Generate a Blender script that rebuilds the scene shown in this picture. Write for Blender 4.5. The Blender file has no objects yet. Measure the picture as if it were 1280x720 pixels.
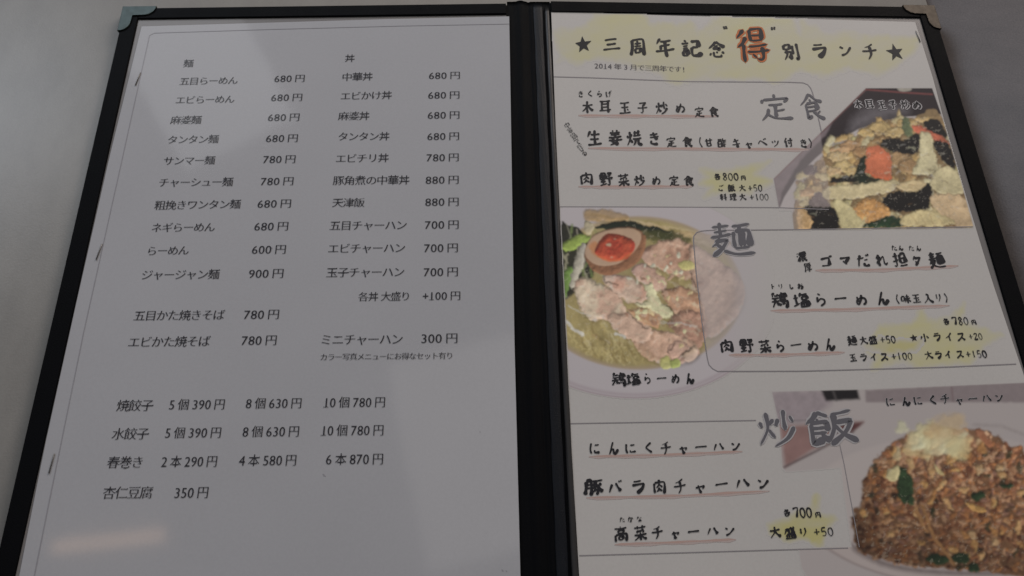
import bpy, bmesh, math, random
import numpy as np
from mathutils import Vector, Matrix, Euler

random.seed(7)
RNG = np.random.default_rng(7)
scene = bpy.context.scene
COL = scene.collection
rad = math.radians

# ------------------------------------------------------------------ camera
CAM_LOC = Vector((-0.02424, -0.33420, 0.34832))
CAM_ROT = Euler((rad(24.2574), rad(-1.3257), rad(-1.1672)), 'XYZ')
FPX = 1000.0                       # focal length in pixels of a 1280-wide frame
cam = bpy.data.cameras.new('camera')
cam.sensor_width = 36.0
cam.lens = 36.0 * FPX / 1280.0
cam.clip_start = 0.01
cam.clip_end = 50
cam.dof.use_dof = True
cam.dof.focus_distance = 0.42
cam.dof.aperture_fstop = 30.0
cam_ob = bpy.data.objects.new('camera', cam)
cam_ob.location = CAM_LOC
cam_ob.rotation_euler = CAM_ROT
COL.objects.link(cam_ob)
scene.camera = cam_ob

# ------------------------------------------------------------------ world, lamps, exposure
world = bpy.data.worlds.new('World')
scene.world = world
world.use_nodes = True
bg = world.node_tree.nodes['Background']
bg.inputs[0].default_value = (0.97, 0.96, 0.98, 1)
bg.inputs[1].default_value = 0.165

def area(name, loc, target, sx, sy, power, color):
    l = bpy.data.lights.new(name, 'AREA')
    l.shape = 'RECTANGLE'; l.size = sx; l.size_y = sy; l.energy = power; l.color = color
    o = bpy.data.objects.new(name, l)
    o.location = loc
    d = Vector(target) - Vector(loc)
    o.rotation_euler = d.to_track_quat('-Z', 'Y').to_euler()
    COL.objects.link(o)
    return o

area('window_light', (-1.0, 1.5, 0.90), (0, -0.05, 0), 1.1, 0.45, 10.5, (0.78, 0.87, 1.0))
area('room_light', (1.0, 1.5, 0.90), (0, -0.05, 0), 1.1, 0.45, 15.0, (1.0, 0.87, 0.79))
_M = CAM_ROT.to_matrix()
def mirrored(px, py, dist, tilt=0.01965):
    # where a lamp hangs whose reflection in the left leaf shows at that spot of the sheet
    d = (_M @ Vector(((px - 640) / FPX, -(py - 360) / FPX, -1))).normalized()
    n = Vector((-math.sin(tilt), 0, math.cos(tilt)))
    t = -CAM_LOC.dot(n) / d.dot(n)
    p = CAM_LOC + d * t
    return p + (d - 2 * d.dot(n) * n) * dist, p
q, p0 = mirrored(138, 676, 1.5)
pl = area('pendant_lamp', q, p0, 0.026, 0.20, 0.042, (1.0, 0.62, 0.38))
pl.rotation_euler = (pl.rotation_euler.to_matrix() @ Matrix.Rotation(rad(22), 3, 'Z')).to_euler()
q, p0 = mirrored(760, -120, 2.2)
area('far_window', q, p0, 1.5, 0.34, 6.0, (1.0, 0.95, 0.86))
q, p0 = mirrored(600, 560, 2.0)
area('added_glare_lamp', q, p0, 0.42, 0.60, 0.50, (1.0, 0.93, 0.88))  # added unseen lamp; its mirror image makes a pale patch low on the sheet
q, p0 = mirrored(255, 95, 2.0)
area('added_glare_lamp', q, p0, 0.34, 0.42, 0.42, (0.95, 0.97, 1.0))  # second added lamp, unseen, for the pale glare near the sheet's top left
scene.view_settings.view_transform = 'Standard'
scene.view_settings.look = 'None'
scene.view_settings.exposure = 0
scene.view_settings.gamma = 1
scene.view_settings.use_curve_mapping = False
scene.cycles.filter_width = 1.5
scene.cycles.max_bounces = 6

# ------------------------------------------------------------------ plane helpers
TILT = rad(1.126)                  # each leaf droops this much away from the spine
MC = CAM_ROT.to_matrix()
CT, ST = math.cos(TILT), math.sin(TILT)

def to_leaf(side, px, py, h=0.0):
    """photo pixel (1280x720) -> (s, v) on that leaf, s measured outward from the spine"""
    d = MC @ Vector(((px - 640) / FPX, -(py - 360) / FPX, -1))
    sg = 1 if side == 'R' else -1
    n = Vector((sg * ST, 0, CT)); o = n * h
    t = (o - CAM_LOC).dot(n) / d.dot(n)
    p = CAM_LOC + d * t - o
    return (p.x * sg * CT - p.z * ST, p.y)

def to_table(px, py, z):
    d = MC @ Vector(((px - 640) / FPX, -(py - 360) / FPX, -1))
    t = (z - CAM_LOC.z) / d.z
    p = CAM_LOC + d * t
    return (p.x, p.y)

def leaf3(side, s, v, h):
    sg = 1 if side == 'R' else -1
    return Vector((sg * (s * CT + h * ST), v, -s * ST + h * CT))

def scale_at(side, px, py):
    a = to_leaf(side, px - 4, py); b = to_leaf(side, px + 4, py)
    c = to_leaf(side, px, py - 4); d = to_leaf(side, px, py + 4)
    return abs(b[0] - a[0]) / 8, abs(c[1] - d[1]) / 8

# ------------------------------------------------------------------ object helpers
def mesh_obj(name, verts, faces, mat, parent=None, smooth=False):
    me = bpy.data.meshes.new(name)
    me.from_pydata([tuple(v) for v in verts], [], faces)
    me.validate(); me.update()
    if mat: me.materials.append(mat)
    if smooth:
        me.polygons.foreach_set('use_smooth', [True] * len(me.polygons))
    o = bpy.data.objects.new(name, me)
    COL.objects.link(o)
    if parent: o.parent = parent
    return o

def bm_obj(name, bm, mat, parent=None, smooth=False):
    bmesh.ops.recalc_face_normals(bm, faces=bm.faces)
    me = bpy.data.meshes.new(name); bm.to_mesh(me); bm.free()
    me.materials.append(mat)
    if smooth:
        me.polygons.foreach_set('use_smooth', [True] * len(me.polygons))
    o = bpy.data.objects.new(name, me); COL.objects.link(o)
    if parent: o.parent = parent
    return o

def thing(name, label, cat, loc=(0, 0, 0), group=None):
    o = bpy.data.objects.new(name, None); o.location = loc; COL.objects.link(o)
    o['label'] = label; o['category'] = cat
    if group: o['group'] = group
    return o

def prism(outline, h0, h1, side, bevel=0.0, seg=2):
    """closed (s,v) outline extruded between heights h0..h1 of a leaf"""
    bm = bmesh.new()
    top = [bm.verts.new(leaf3(side, s, v, h1)) for s, v in outline]
    bot = [bm.verts.new(leaf3(side, s, v, h0)) for s, v in outline]
    n = len(outline)
    tf = bm.faces.new(top); bm.faces.new(bot[::-1])
    for i in range(n):
        bm.faces.new((top[i], bot[i], bot[(i + 1) % n], top[(i + 1) % n]))
    if bevel:
        es = list(tf.edges)
        bmesh.ops.bevel(bm, geom=es, offset=bevel, segments=seg, affect='EDGES', profile=0.5)
    return bm

# ------------------------------------------------------------------ materials
def lin(c):
    c = np.asarray(c, float) / 255.0
    return np.where(c <= 0.04045, c / 12.92, ((c + 0.055) / 1.055) ** 2.4)

def new_mat(name):
    m = bpy.data.materials.new(name); m.use_nodes = True
    nt = m.node_tree; b = nt.nodes['Principled BSDF']
    return m, nt, b

def film_bump(nt):
    """gentle waviness of the plastic-coated sheets, in world space so that print and paper share it"""
    geo = nt.nodes.new('ShaderNodeNewGeometry')
    mp = nt.nodes.new('ShaderNodeMapping'); mp.inputs['Scale'].default_value = (1, 0.6, 1)
    n1 = nt.nodes.new('ShaderNodeTexNoise'); n1.inputs['Scale'].default_value = 17; n1.inputs['Detail'].default_value = 1.5
    bp = nt.nodes.new('ShaderNodeBump'); bp.inputs['Strength'].default_value = 0.4; bp.inputs['Distance'].default_value = 0.0005
    nt.links.new(geo.outputs['Position'], mp.inputs['Vector'])
    nt.links.new(mp.outputs[0], n1.inputs['Vector'])
    nt.links.new(n1.outputs['Fac'], bp.inputs['Height'])
    return bp.outputs[0]

def coated(b, nt):
    b.inputs['Roughness'].default_value = 0.55
    b.inputs['Specular IOR Level'].default_value = 0.25
    b.inputs['Coat Weight'].default_value = 1.0
    b.inputs['Coat Roughness'].default_value = 0.07
    b.inputs['Coat IOR'].default_value = 1.5
    nt.links.new(film_bump(nt), b.inputs['Coat Normal'])

PAPER = np.array([0.665, 0.64, 0.615])
def paper_mat(name, col):
    m, nt, b = new_mat(name)
    geo = nt.nodes.new('ShaderNodeNewGeometry')
    n = nt.nodes.new('ShaderNodeTexNoise'); n.inputs['Scale'].default_value = 900; n.inputs['Detail'].default_value = 3
    n2 = nt.nodes.new('ShaderNodeTexNoise'); n2.inputs['Scale'].default_value = 14; n2.inputs['Detail'].default_value = 2
    ad = nt.nodes.new('ShaderNodeMath'); ad.operation = 'ADD'
    mr = nt.nodes.new('ShaderNodeMapRange'); mr.inputs['From Min'].default_value = 0.7; mr.inputs['From Max'].default_value = 1.3
    mr.inputs['To Min'].default_value = 0.965; mr.inputs['To Max'].default_value = 1.03
    mx = nt.nodes.new('ShaderNodeVectorMath'); mx.operation = 'SCALE'
    mx.inputs[0].default_value = tuple(col)
    for q in (n, n2): nt.links.new(geo.outputs['Position'], q.inputs['Vector'])
    nt.links.new(n.outputs['Fac'], ad.inputs[0]); nt.links.new(n2.outputs['Fac'], ad.inputs[1])
    nt.links.new(ad.outputs[0], mr.inputs['Value']); nt.links.new(mr.outputs[0], mx.inputs['Scale'])
    nt.links.new(mx.outputs[0], b.inputs['Base Color'])
    coated(b, nt)
    return m

def ink_mat(name, col):
    m, nt, b = new_mat(name)
    b.inputs['Base Color'].default_value = (*col, 1)
    coated(b, nt)
    return m

def print_mat(name):
    m, nt, b = new_mat(name)
    a = nt.nodes.new('ShaderNodeAttribute'); a.attribute_name = 'ink'
    nt.links.new(a.outputs['Color'], b.inputs['Base Color'])
    coated(b, nt)
    return m

def leather_mat(name, col, rough=0.5, spec=0.35, weave=2600, sheen=0.0):
    m, nt, b = new_mat(name)
    geo = nt.nodes.new('ShaderNodeNewGeometry')
    v = nt.nodes.new('ShaderNodeTexVoronoi'); v.inputs['Scale'].default_value = weave
    n = nt.nodes.new('ShaderNodeTexNoise'); n.inputs['Scale'].default_value = 60; n.inputs['Detail'].default_value = 4
    mp = nt.nodes.new('ShaderNodeMapping'); mp.inputs['Scale'].default_value = (1, .35, 1)
    nt.links.new(geo.outputs['Position'], mp.inputs['Vector'])
    nt.links.new(geo.outputs['Position'], v.inputs['Vector']); nt.links.new(mp.outputs[0], n.inputs['Vector'])
    bp = nt.nodes.new('ShaderNodeBump'); bp.inputs['Strength'].default_value = 0.5; bp.inputs['Distance'].default_value = 0.0002
    nt.links.new(v.outputs['Distance'], bp.inputs['Height']); nt.links.new(bp.outputs[0], b.inputs['Normal'])
    mr = nt.nodes.new('ShaderNodeMapRange'); mr.inputs['To Min'].default_value = 0.6; mr.inputs['To Max'].default_value = 1.5
    mx = nt.nodes.new('ShaderNodeVectorMath'); mx.operation = 'SCALE'; mx.inputs[0].default_value = col
    nt.links.new(n.outputs['Fac'], mr.inputs['Value']); nt.links.new(mr.outputs[0], mx.inputs['Scale'])
    nt.links.new(mx.outputs[0], b.inputs['Base Color'])
    mr2 = nt.nodes.new('ShaderNodeMapRange'); mr2.inputs['To Min'].default_value = rough - .1; mr2.inputs['To Max'].default_value = rough + .12
    nt.links.new(n.outputs['Fac'], mr2.inputs['Value']); nt.links.new(mr2.outputs[0], b.inputs['Roughness'])
    b.inputs['Specular IOR Level'].default_value = spec
    return m

def table_mat(name, c1, c2, scale, rough, speck, stretch=(1, 1, 1), rot=0.0, broad=0.5):
    m, nt, b = new_mat(name)
    geo = nt.nodes.new('ShaderNodeNewGeometry')
    mp = nt.nodes.new('ShaderNodeMapping'); mp.inputs['Scale'].default_value = stretch; mp.inputs['Rotation'].default_value = (0, 0, rot)
    n = nt.nodes.new('ShaderNodeTexNoise'); n.inputs['Scale'].default_value = scale; n.inputs['Detail'].default_value = 6; n.inputs['Roughness'].default_value = 0.6
    n2 = nt.nodes.new('ShaderNodeTexNoise'); n2.inputs['Scale'].default_value = 7; n2.inputs['Detail'].default_value = 3
    n3 = nt.nodes.new('ShaderNodeTexNoise'); n3.inputs['Scale'].default_value = 1100; n3.inputs['Detail'].default_value = 2
    nt.links.new(geo.outputs['Position'], mp.inputs['Vector']); nt.links.new(mp.outputs[0], n.inputs['Vector'])
    for q in (n2, n3): nt.links.new(geo.outputs['Position'], q.inputs['Vector'])
    m1 = nt.nodes.new('ShaderNodeMath'); m1.operation = 'MULTIPLY_ADD'; m1.inputs[1].default_value = broad
    nt.links.new(n2.outputs['Fac'], m1.inputs[0]); nt.links.new(n.outputs['Fac'], m1.inputs[2])
    m2 = nt.nodes.new('ShaderNodeMath'); m2.operation = 'MULTIPLY_ADD'; m2.inputs[1].default_value = speck
    nt.links.new(n3.outputs['Fac'], m2.inputs[0]); nt.links.new(m1.outputs[0], m2.inputs[2])
    mid = 0.5 + 0.5 * broad + 0.5 * speck
    mr = nt.nodes.new('ShaderNodeMapRange'); mr.inputs['From Min'].default_value = mid - .35; mr.inputs['From Max'].default_value = mid + .35
    nt.links.new(m2.outputs[0], mr.inputs['Value'])
    mix = nt.nodes.new('ShaderNodeMix'); mix.data_type = 'RGBA'
    mix.inputs['A'].default_value = (*c1, 1); mix.inputs['B'].default_value = (*c2, 1)
    nt.links.new(mr.outputs[0], mix.inputs['Factor'])
    nt.links.new(mix.outputs['Result'], b.inputs['Base Color'])
    b.inputs['Roughness'].default_value = rough
    bp = nt.nodes.new('ShaderNodeBump'); bp.inputs['Strength'].default_value = 0.25; bp.inputs['Distance'].default_value = 0.0003
    nt.links.new(n3.outputs['Fac'], bp.inputs['Height']); nt.links.new(bp.outputs[0], b.inputs['Normal'])
    return m

M_PAPER = paper_mat('paper', PAPER)
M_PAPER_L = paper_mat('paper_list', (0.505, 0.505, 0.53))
M_PRINT = print_mat('food_print')
M_INK = ink_mat('black_ink', (0.010, 0.009, 0.014))
M_INKP = ink_mat('laser_ink', (0.016, 0.014, 0.022))
M_GREY = ink_mat('grey_ink', (0.15, 0.145, 0.165))
M_LINE = ink_mat('frame_line_ink', (0.33, 0.305, 0.32))
M_LINE2 = ink_mat('faint_line_ink', (0.36, 0.35, 0.38))
M_PINK = ink_mat('salmon_marker_ink', (0.60, 0.42, 0.37))
M_PINK2 = ink_mat('pale_salmon_marker_ink', (0.61, 0.50, 0.47))
M_RED = ink_mat('orange_red_ink', (0.66, 0.19, 0.05))
M_HALO = ink_mat('white_halo_ink', (0.55, 0.53, 0.54))
M_LEATHER = leather_mat('black_leatherette', (0.0030, 0.0032, 0.0042), 0.62, 0.07)
M_LEATHER2 = leather_mat('black_leatherette_ridge', (0.0035, 0.005, 0.009), 0.5, 0.28, 2200)

def film_mat():
    m, nt, b = new_mat('sleeve_plastic')
    b.inputs['Base Color'].default_value = (0.23, 0.215, 0.21, 1)
    b.inputs['Roughness'].default_value = 0.25
    b.inputs['Coat Weight'].default_value = 0.6
    return m
M_FILM = film_mat()
def dark_film():
    m, nt, b = new_mat('sleeve_welt_plastic')
    b.inputs['Base Color'].default_value = (0.030, 0.028, 0.028, 1)
    b.inputs['Roughness'].default_value = 0.45
    return m
M_WELT = dark_film()
def metal_mat(name, col):
    m, nt, b = new_mat(name)
    geo = nt.nodes.new('ShaderNodeNewGeometry')
    n = nt.nodes.new('ShaderNodeTexNoise'); n.inputs['Scale'].default_value = 300; n.inputs['Detail'].default_value = 4
    nt.links.new(geo.outputs['Position'], n.inputs['Vector'])
    mr = nt.nodes.new('ShaderNodeMapRange'); mr.inputs['To Min'].default_value = 0.32; mr.inputs['To Max'].default_value = 0.6
    nt.links.new(n.outputs['Fac'], mr.inputs['Value']); nt.links.new(mr.outputs[0], b.inputs['Roughness'])
    b.inputs['Base Color'].default_value = (*col, 1)
    b.inputs['Metallic'].default_value = 0.85
    return m
M_METAL = metal_mat('cap_metal_cool_reflection', (0.07, 0.088, 0.083))  # left caps: greenish reflected light put into the base colour
M_METALW = metal_mat('cap_metal_warm_reflection', (0.058, 0.049, 0.039))  # right caps: brownish reflection put into the metal's base colour

# ------------------------------------------------------------------ tables
T = -0.0086                        # pale tabletop level under the drooping leaves
ex0, ey0 = to_table(1158.5, 0, T); ex1, ey1 = to_table(1161, 6, T)
EDGE_X = ex1
def slab(name, x0, x1, y0, y1, z0, z1, mat, parent, bev=0.0015):
    bm = bmesh.new()
    bmesh.ops.create_cube(bm, size=1)
    for v in bm.verts:
        v.co = Vector((x0 + (v.co.x + .5) * (x1 - x0), y0 + (v.co.y + .5) * (y1 - y0), z0 + (v.co.z + .5) * (z1 - z0)))
    bmesh.ops.bevel(bm, geom=list(bm.edges), offset=bev, segments=3, affect='EDGES')
    return bm_obj(name, bm, mat, parent, True)
M_T1 = table_mat('pale_laminate', (0.205, 0.201, 0.192), (0.280, 0.272, 0.257), 55, 0.42, 0.35, (1, .45, 1), 0.2)
M_T2 = table_mat('grey_woodgrain_laminate', (0.098, 0.083, 0.080), (0.185, 0.157, 0.150), 45, 0.5, 0.9, (.6, 1, 1), 0.35, .5)
M_T1E = table_mat('dark_edge_band', (0.04, 0.035, 0.03), (0.08, 0.07, 0.06), 55, 0.5, 0.2)
t1 = thing('pale_table', 'pale grey laminate table that carries the open black menu', 'table', (-0.3, 0, T))
a = slab('tabletop', -1.0, EDGE_X, -1.2, 0.55, T - 0.028, T, M_T1, None, 0.0012); a.parent = t1; a.matrix_parent_inverse = Matrix.Translation((0.3, 0, -T))
t2 = thing('grey_table', 'darker grey woodgrain table pushed up beside the right edge of the menu', 'table', (0.7, 0, T))
b_ = slab('tabletop', EDGE_X + 0.0015, 1.4, -1.2, 0.6, T - 0.032, T - 0.004, M_T2, None, 0.0012); b_.parent = t2; b_.matrix_parent_inverse = Matrix.Translation((-0.7, 0, -T))

# ------------------------------------------------------------------ menu folder
BASE_Z = T
folder = thing('menu_folder', 'open black leatherette menu folder with metal corner caps', 'menu folder', (0, 0, 0))
V_BOT = -0.3195
S_OUT = {'L': 0.2285, 'R': 0.2365}
V_TOP = {'L': 0.0000, 'R': 0.0018}
S_IN = 0.0128
for side in 'LR':
    so, vt = S_OUT[side], V_TOP[side]
    out = [(S_IN - .001, vt), (so, vt), (so, V_BOT), (S_IN - .001, V_BOT)]
    bm_obj('cover_board', prism(out, -0.0034, -0.0006, side, 0.0006), M_LEATHER, folder)
    # raised edge band round three sides, butted end to end
    band = 0.0060
    w = 0.0088 if side == 'L' else 0.0092
    tp = 0.0076 if side == 'L' else 0.0078
    bm_obj('edge_band', prism([(S_IN, vt), (so - w, vt), (so - w, vt - tp), (S_IN, vt - tp)], -0.0006, 0.0006, side, 0.0004), M_LEATHER, folder)
    bm_obj('edge_band', prism([(so - w + .00005, vt), (so, vt), (so, V_BOT), (so - w + .00005, V_BOT)], -0.0006, 0.0006, side, 0.0005), M_LEATHER, folder)
    bm_obj('edge_band', prism([(S_IN, V_BOT + .0062), (so - w, V_BOT + .0062), (so - w, V_BOT), (S_IN, V_BOT)], -0.0006, 0.0006, side, 0.0004), M_LEATHER, folder)

# spine: flat core, centre crease and two rounded welts
def strip_profile(prof, v0, v1, name, mat, n=60, wob=0.0, thick=0.0012):
    verts, faces = [], []
    k = len(prof)
    for j in range(n + 1):
        v = v0 + (v1 - v0) * j / n
        for i, (x, z) in enumerate(prof):
            verts.append((x + wob * math.sin(j * .7 + i), v, z + wob * .6 * math.sin(j * .45 + i * 1.7)))
        verts.append((prof[-1][0], v, prof[-1][1] - thick)); verts.append((prof[0][0], v, prof[0][1] - thick))
    kk = k + 2
    for j in range(n):
        for i in range(kk):
            a0 = j * kk + i; a1 = j * kk + (i + 1) % kk
            faces.append((a0, a1, a1 + kk, a0 + kk))
    faces.append(tuple(range(kk))); faces.append(tuple(n * kk + i for i in range(kk))[::-1])
    return mesh_obj(name, verts, faces, mat, folder, True)
prof = []
for i in range(41):
    x = -0.0122 + 0.0244 * i / 40
    z = -0.0012 + 0.0010 * math.exp(-((x + .0045) / .0022) ** 2) - 0.0006 * math.exp(-((x) / .0008) ** 2)
    prof.append((x, z))
strip_profile(prof, V_BOT, 0.0026, 'spine', M_LEATHER, 90, 0.00008)
ridge = []
for i in range(17):
    a = math.pi * i / 16
    ridge.append((0.0053 - 0.0025 * math.cos(a), -0.0010 + 0.0006 * math.sin(a)))
strip_profile(ridge, V_BOT + .001, 0.0008, 'welt', M_LEATHER2, 90, 0.00010)
welt = []
for i in range(13):
    a = math.pi * i / 12
    welt.append((0.0104 - 0.0013 * math.cos(a), -0.0004 + 0.0011 * math.sin(a)))
strip_profile(welt, V_BOT + .004, -0.0030, 'sleeve_welt', M_WELT, 90, 0.00006)

# corner caps
def corner(side, vt, dirv, mat):
    so = S_OUT[side]; L = 0.0180; W = 0.0054; e = 0.0009
    def arc(cx, cy, rx, ry, a0, a1, n=8):
        return [(cx + rx * math.cos(rad(a0 + (a1 - a0) * i / n)), cy + ry * math.sin(rad(a0 + (a1 - a0) * i / n))) for i in range(n + 1)]
    # local p (inward from outer edge), q (inward from top edge)
    loc = [(-e, -e), (L, -e)]
    loc += [(L - 0.0052 + 0.0052 * math.cos(rad(t)), -e + (W + e) * math.sin(rad(t))) for t in range(10, 91, 10)]
    loc += [(W, W)]
    loc += [(-e + (W + e) * math.cos(rad(t)), L * .92 - 0.0052 + 0.0052 * math.sin(rad(t))) for t in range(0, 91, 10)]
    out = [(so - p, vt + dirv * q) for p, q in loc]
    if (side == 'L') != (dirv < 0): pass
    bm = prism(out, 0.00062, 0.0012, side, 0.0003)
    o = bm_obj('corner_cap', bm, mat, folder, False)
    # wrapped lips down the two outer sides
    lip1 = [(so + e, vt - dirv * e), (so + .0003, vt - dirv * e), (so + .0003, vt + dirv * L * .92), (so + e, vt + dirv * L * .92)]
    lip2 = [(so + .0003, vt - dirv * e), (so + .0003, vt - dirv * .0003), (so - L, vt - dirv * .0003), (so - L, vt - dirv * e)]
    for lp in (lip1, lip2):
        l = bm_obj('cap_lip', prism(lp, -0.0030, 0.00062, side), mat, None); l.parent = o
corner('L', V_TOP['L'], -1, M_METAL)
corner('R', V_TOP['R'], -1, M_METALW)
corner('L', V_BOT, 1, M_METAL)
corner('R', V_BOT, 1, M_METALW)

# ------------------------------------------------------------------ sleeves and sheets
def px_line(side, pts):
    return [to_leaf(side, x, y) for x, y in pts]
def extend(pts, vend):
    (s0, v0), (s1, v1) = pts[-2], pts[-1]
    t = (vend - v1) / (v1 - v0)
    return pts + [(s1 + (s1 - s0) * t, vend)]
def resample(pts, n):
    P = np.array(pts); d = np.r_[0, np.cumsum(np.hypot(*np.diff(P, axis=0).T))]
    t = np.linspace(0, d[-1], n)
    return list(zip(np.interp(t, d, P[:, 0]), np.interp(t, d, P[:, 1])))

L_left = extend(px_line('L', [(177, 33), (136, 200), (96, 376), (55.5, 560), (24, 720)]), V_BOT + .0085)
L_right = extend(px_line('L', [(636.5, 20.5), (639.5, 200), (643, 425), (650.5, 720)]), V_BOT + .0085)
R_left = extend(px_line('R', [(689, 13), (695, 170), (704, 350), (712, 520), (724, 720)]), V_BOT + .0085)
R_right = extend(px_line('R', [(1144, 27.5), (1167, 100), (1187, 178), (1239, 348), (1266, 428)]), V_BOT + .0085)
R_top = px_line('R', [(689, 13), (740, 16), (840, 19.5), (1000, 23.5), (1144, 27.5)])
L_top = px_line('L', [(177, 33), (330, 28.5), (480, 24), (636.5, 20.5)])

def sheet(side, top, right, left, h, name, mat, parent, thick=0.0003):
    right = resample(right, 24); left = resample(left, 24)
    out = list(top) + right[1:] + left[::-1][:-1]
    bm = prism(out, h - thick, h, side)
    return bm_obj(name, bm, mat, parent)

H_SHEET = 0.0
def offs(pts, ds=0, dv=0): return [(s + ds, v + dv) for s, v in pts]
# clear sleeve margin that shows as a grey rim round each sheet
for side, o_edge in (('L', 0.0088), ('R', 0.0092)):
    so = S_OUT[side] - o_edge - .0001
    out = [(S_IN, V_TOP[side] - .0079), (so, V_TOP[side] - .0079), (so, V_BOT + .0063), (S_IN, V_BOT + .0063)]
    bm_obj('clear_sleeve', prism(out, -0.00055, -0.00035, side), M_FILM, folder)

list_sheet = thing('price_list_sheet', 'plain white price list with two columns of Japanese dish names and prices', 'menu page')
special_sheet = thing('lunch_menu_sheet', 'lunch special page with brush lettering and three food photographs', 'menu page')
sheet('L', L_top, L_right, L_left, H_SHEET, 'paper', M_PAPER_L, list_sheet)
sheet('R', R_top, R_right, R_left, H_SHEET, 'paper', M_PAPER, special_sheet)

# short staple-like slits of the sleeve edge
def staple(side, x0, y0, x1, y1):
    a, b = to_leaf(side, x0, y0), to_leaf(side, x1, y1)
    bm = bmesh.new()
    P = leaf3(side, *a, .0003); Q = leaf3(side, *b, .0003); d = (Q - P)
    res = bmesh.ops.create_cone(bm, cap_ends=True, segments=8, radius1=.00028, radius2=.00028, depth=d.length)
    R = d.to_track_quat('Z', 'Y').to_matrix().to_4x4(); R.translation = (P + Q) / 2
    bmesh.ops.transform(bm, matrix=R, verts=bm.verts)
    bmesh.ops.bevel(bm, geom=[e for e in bm.edges if abs((e.verts[0].co - e.verts[1].co).length) < .0003], offset=.0001, segments=1, affect='EDGES')
    bm_obj('staple', bm, M_STAPLE, folder, True)
M_STAPLE = metal_mat('staple_steel', (0.20, 0.19, 0.18))
for q in (('L', 176, 91, 169.5, 107), ('L', 128, 305, 120.5, 325), ('L', 68.5, 567, 61.5, 592), ('R', 1144.5, 39, 1150, 53)):
    staple(*q)

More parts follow.
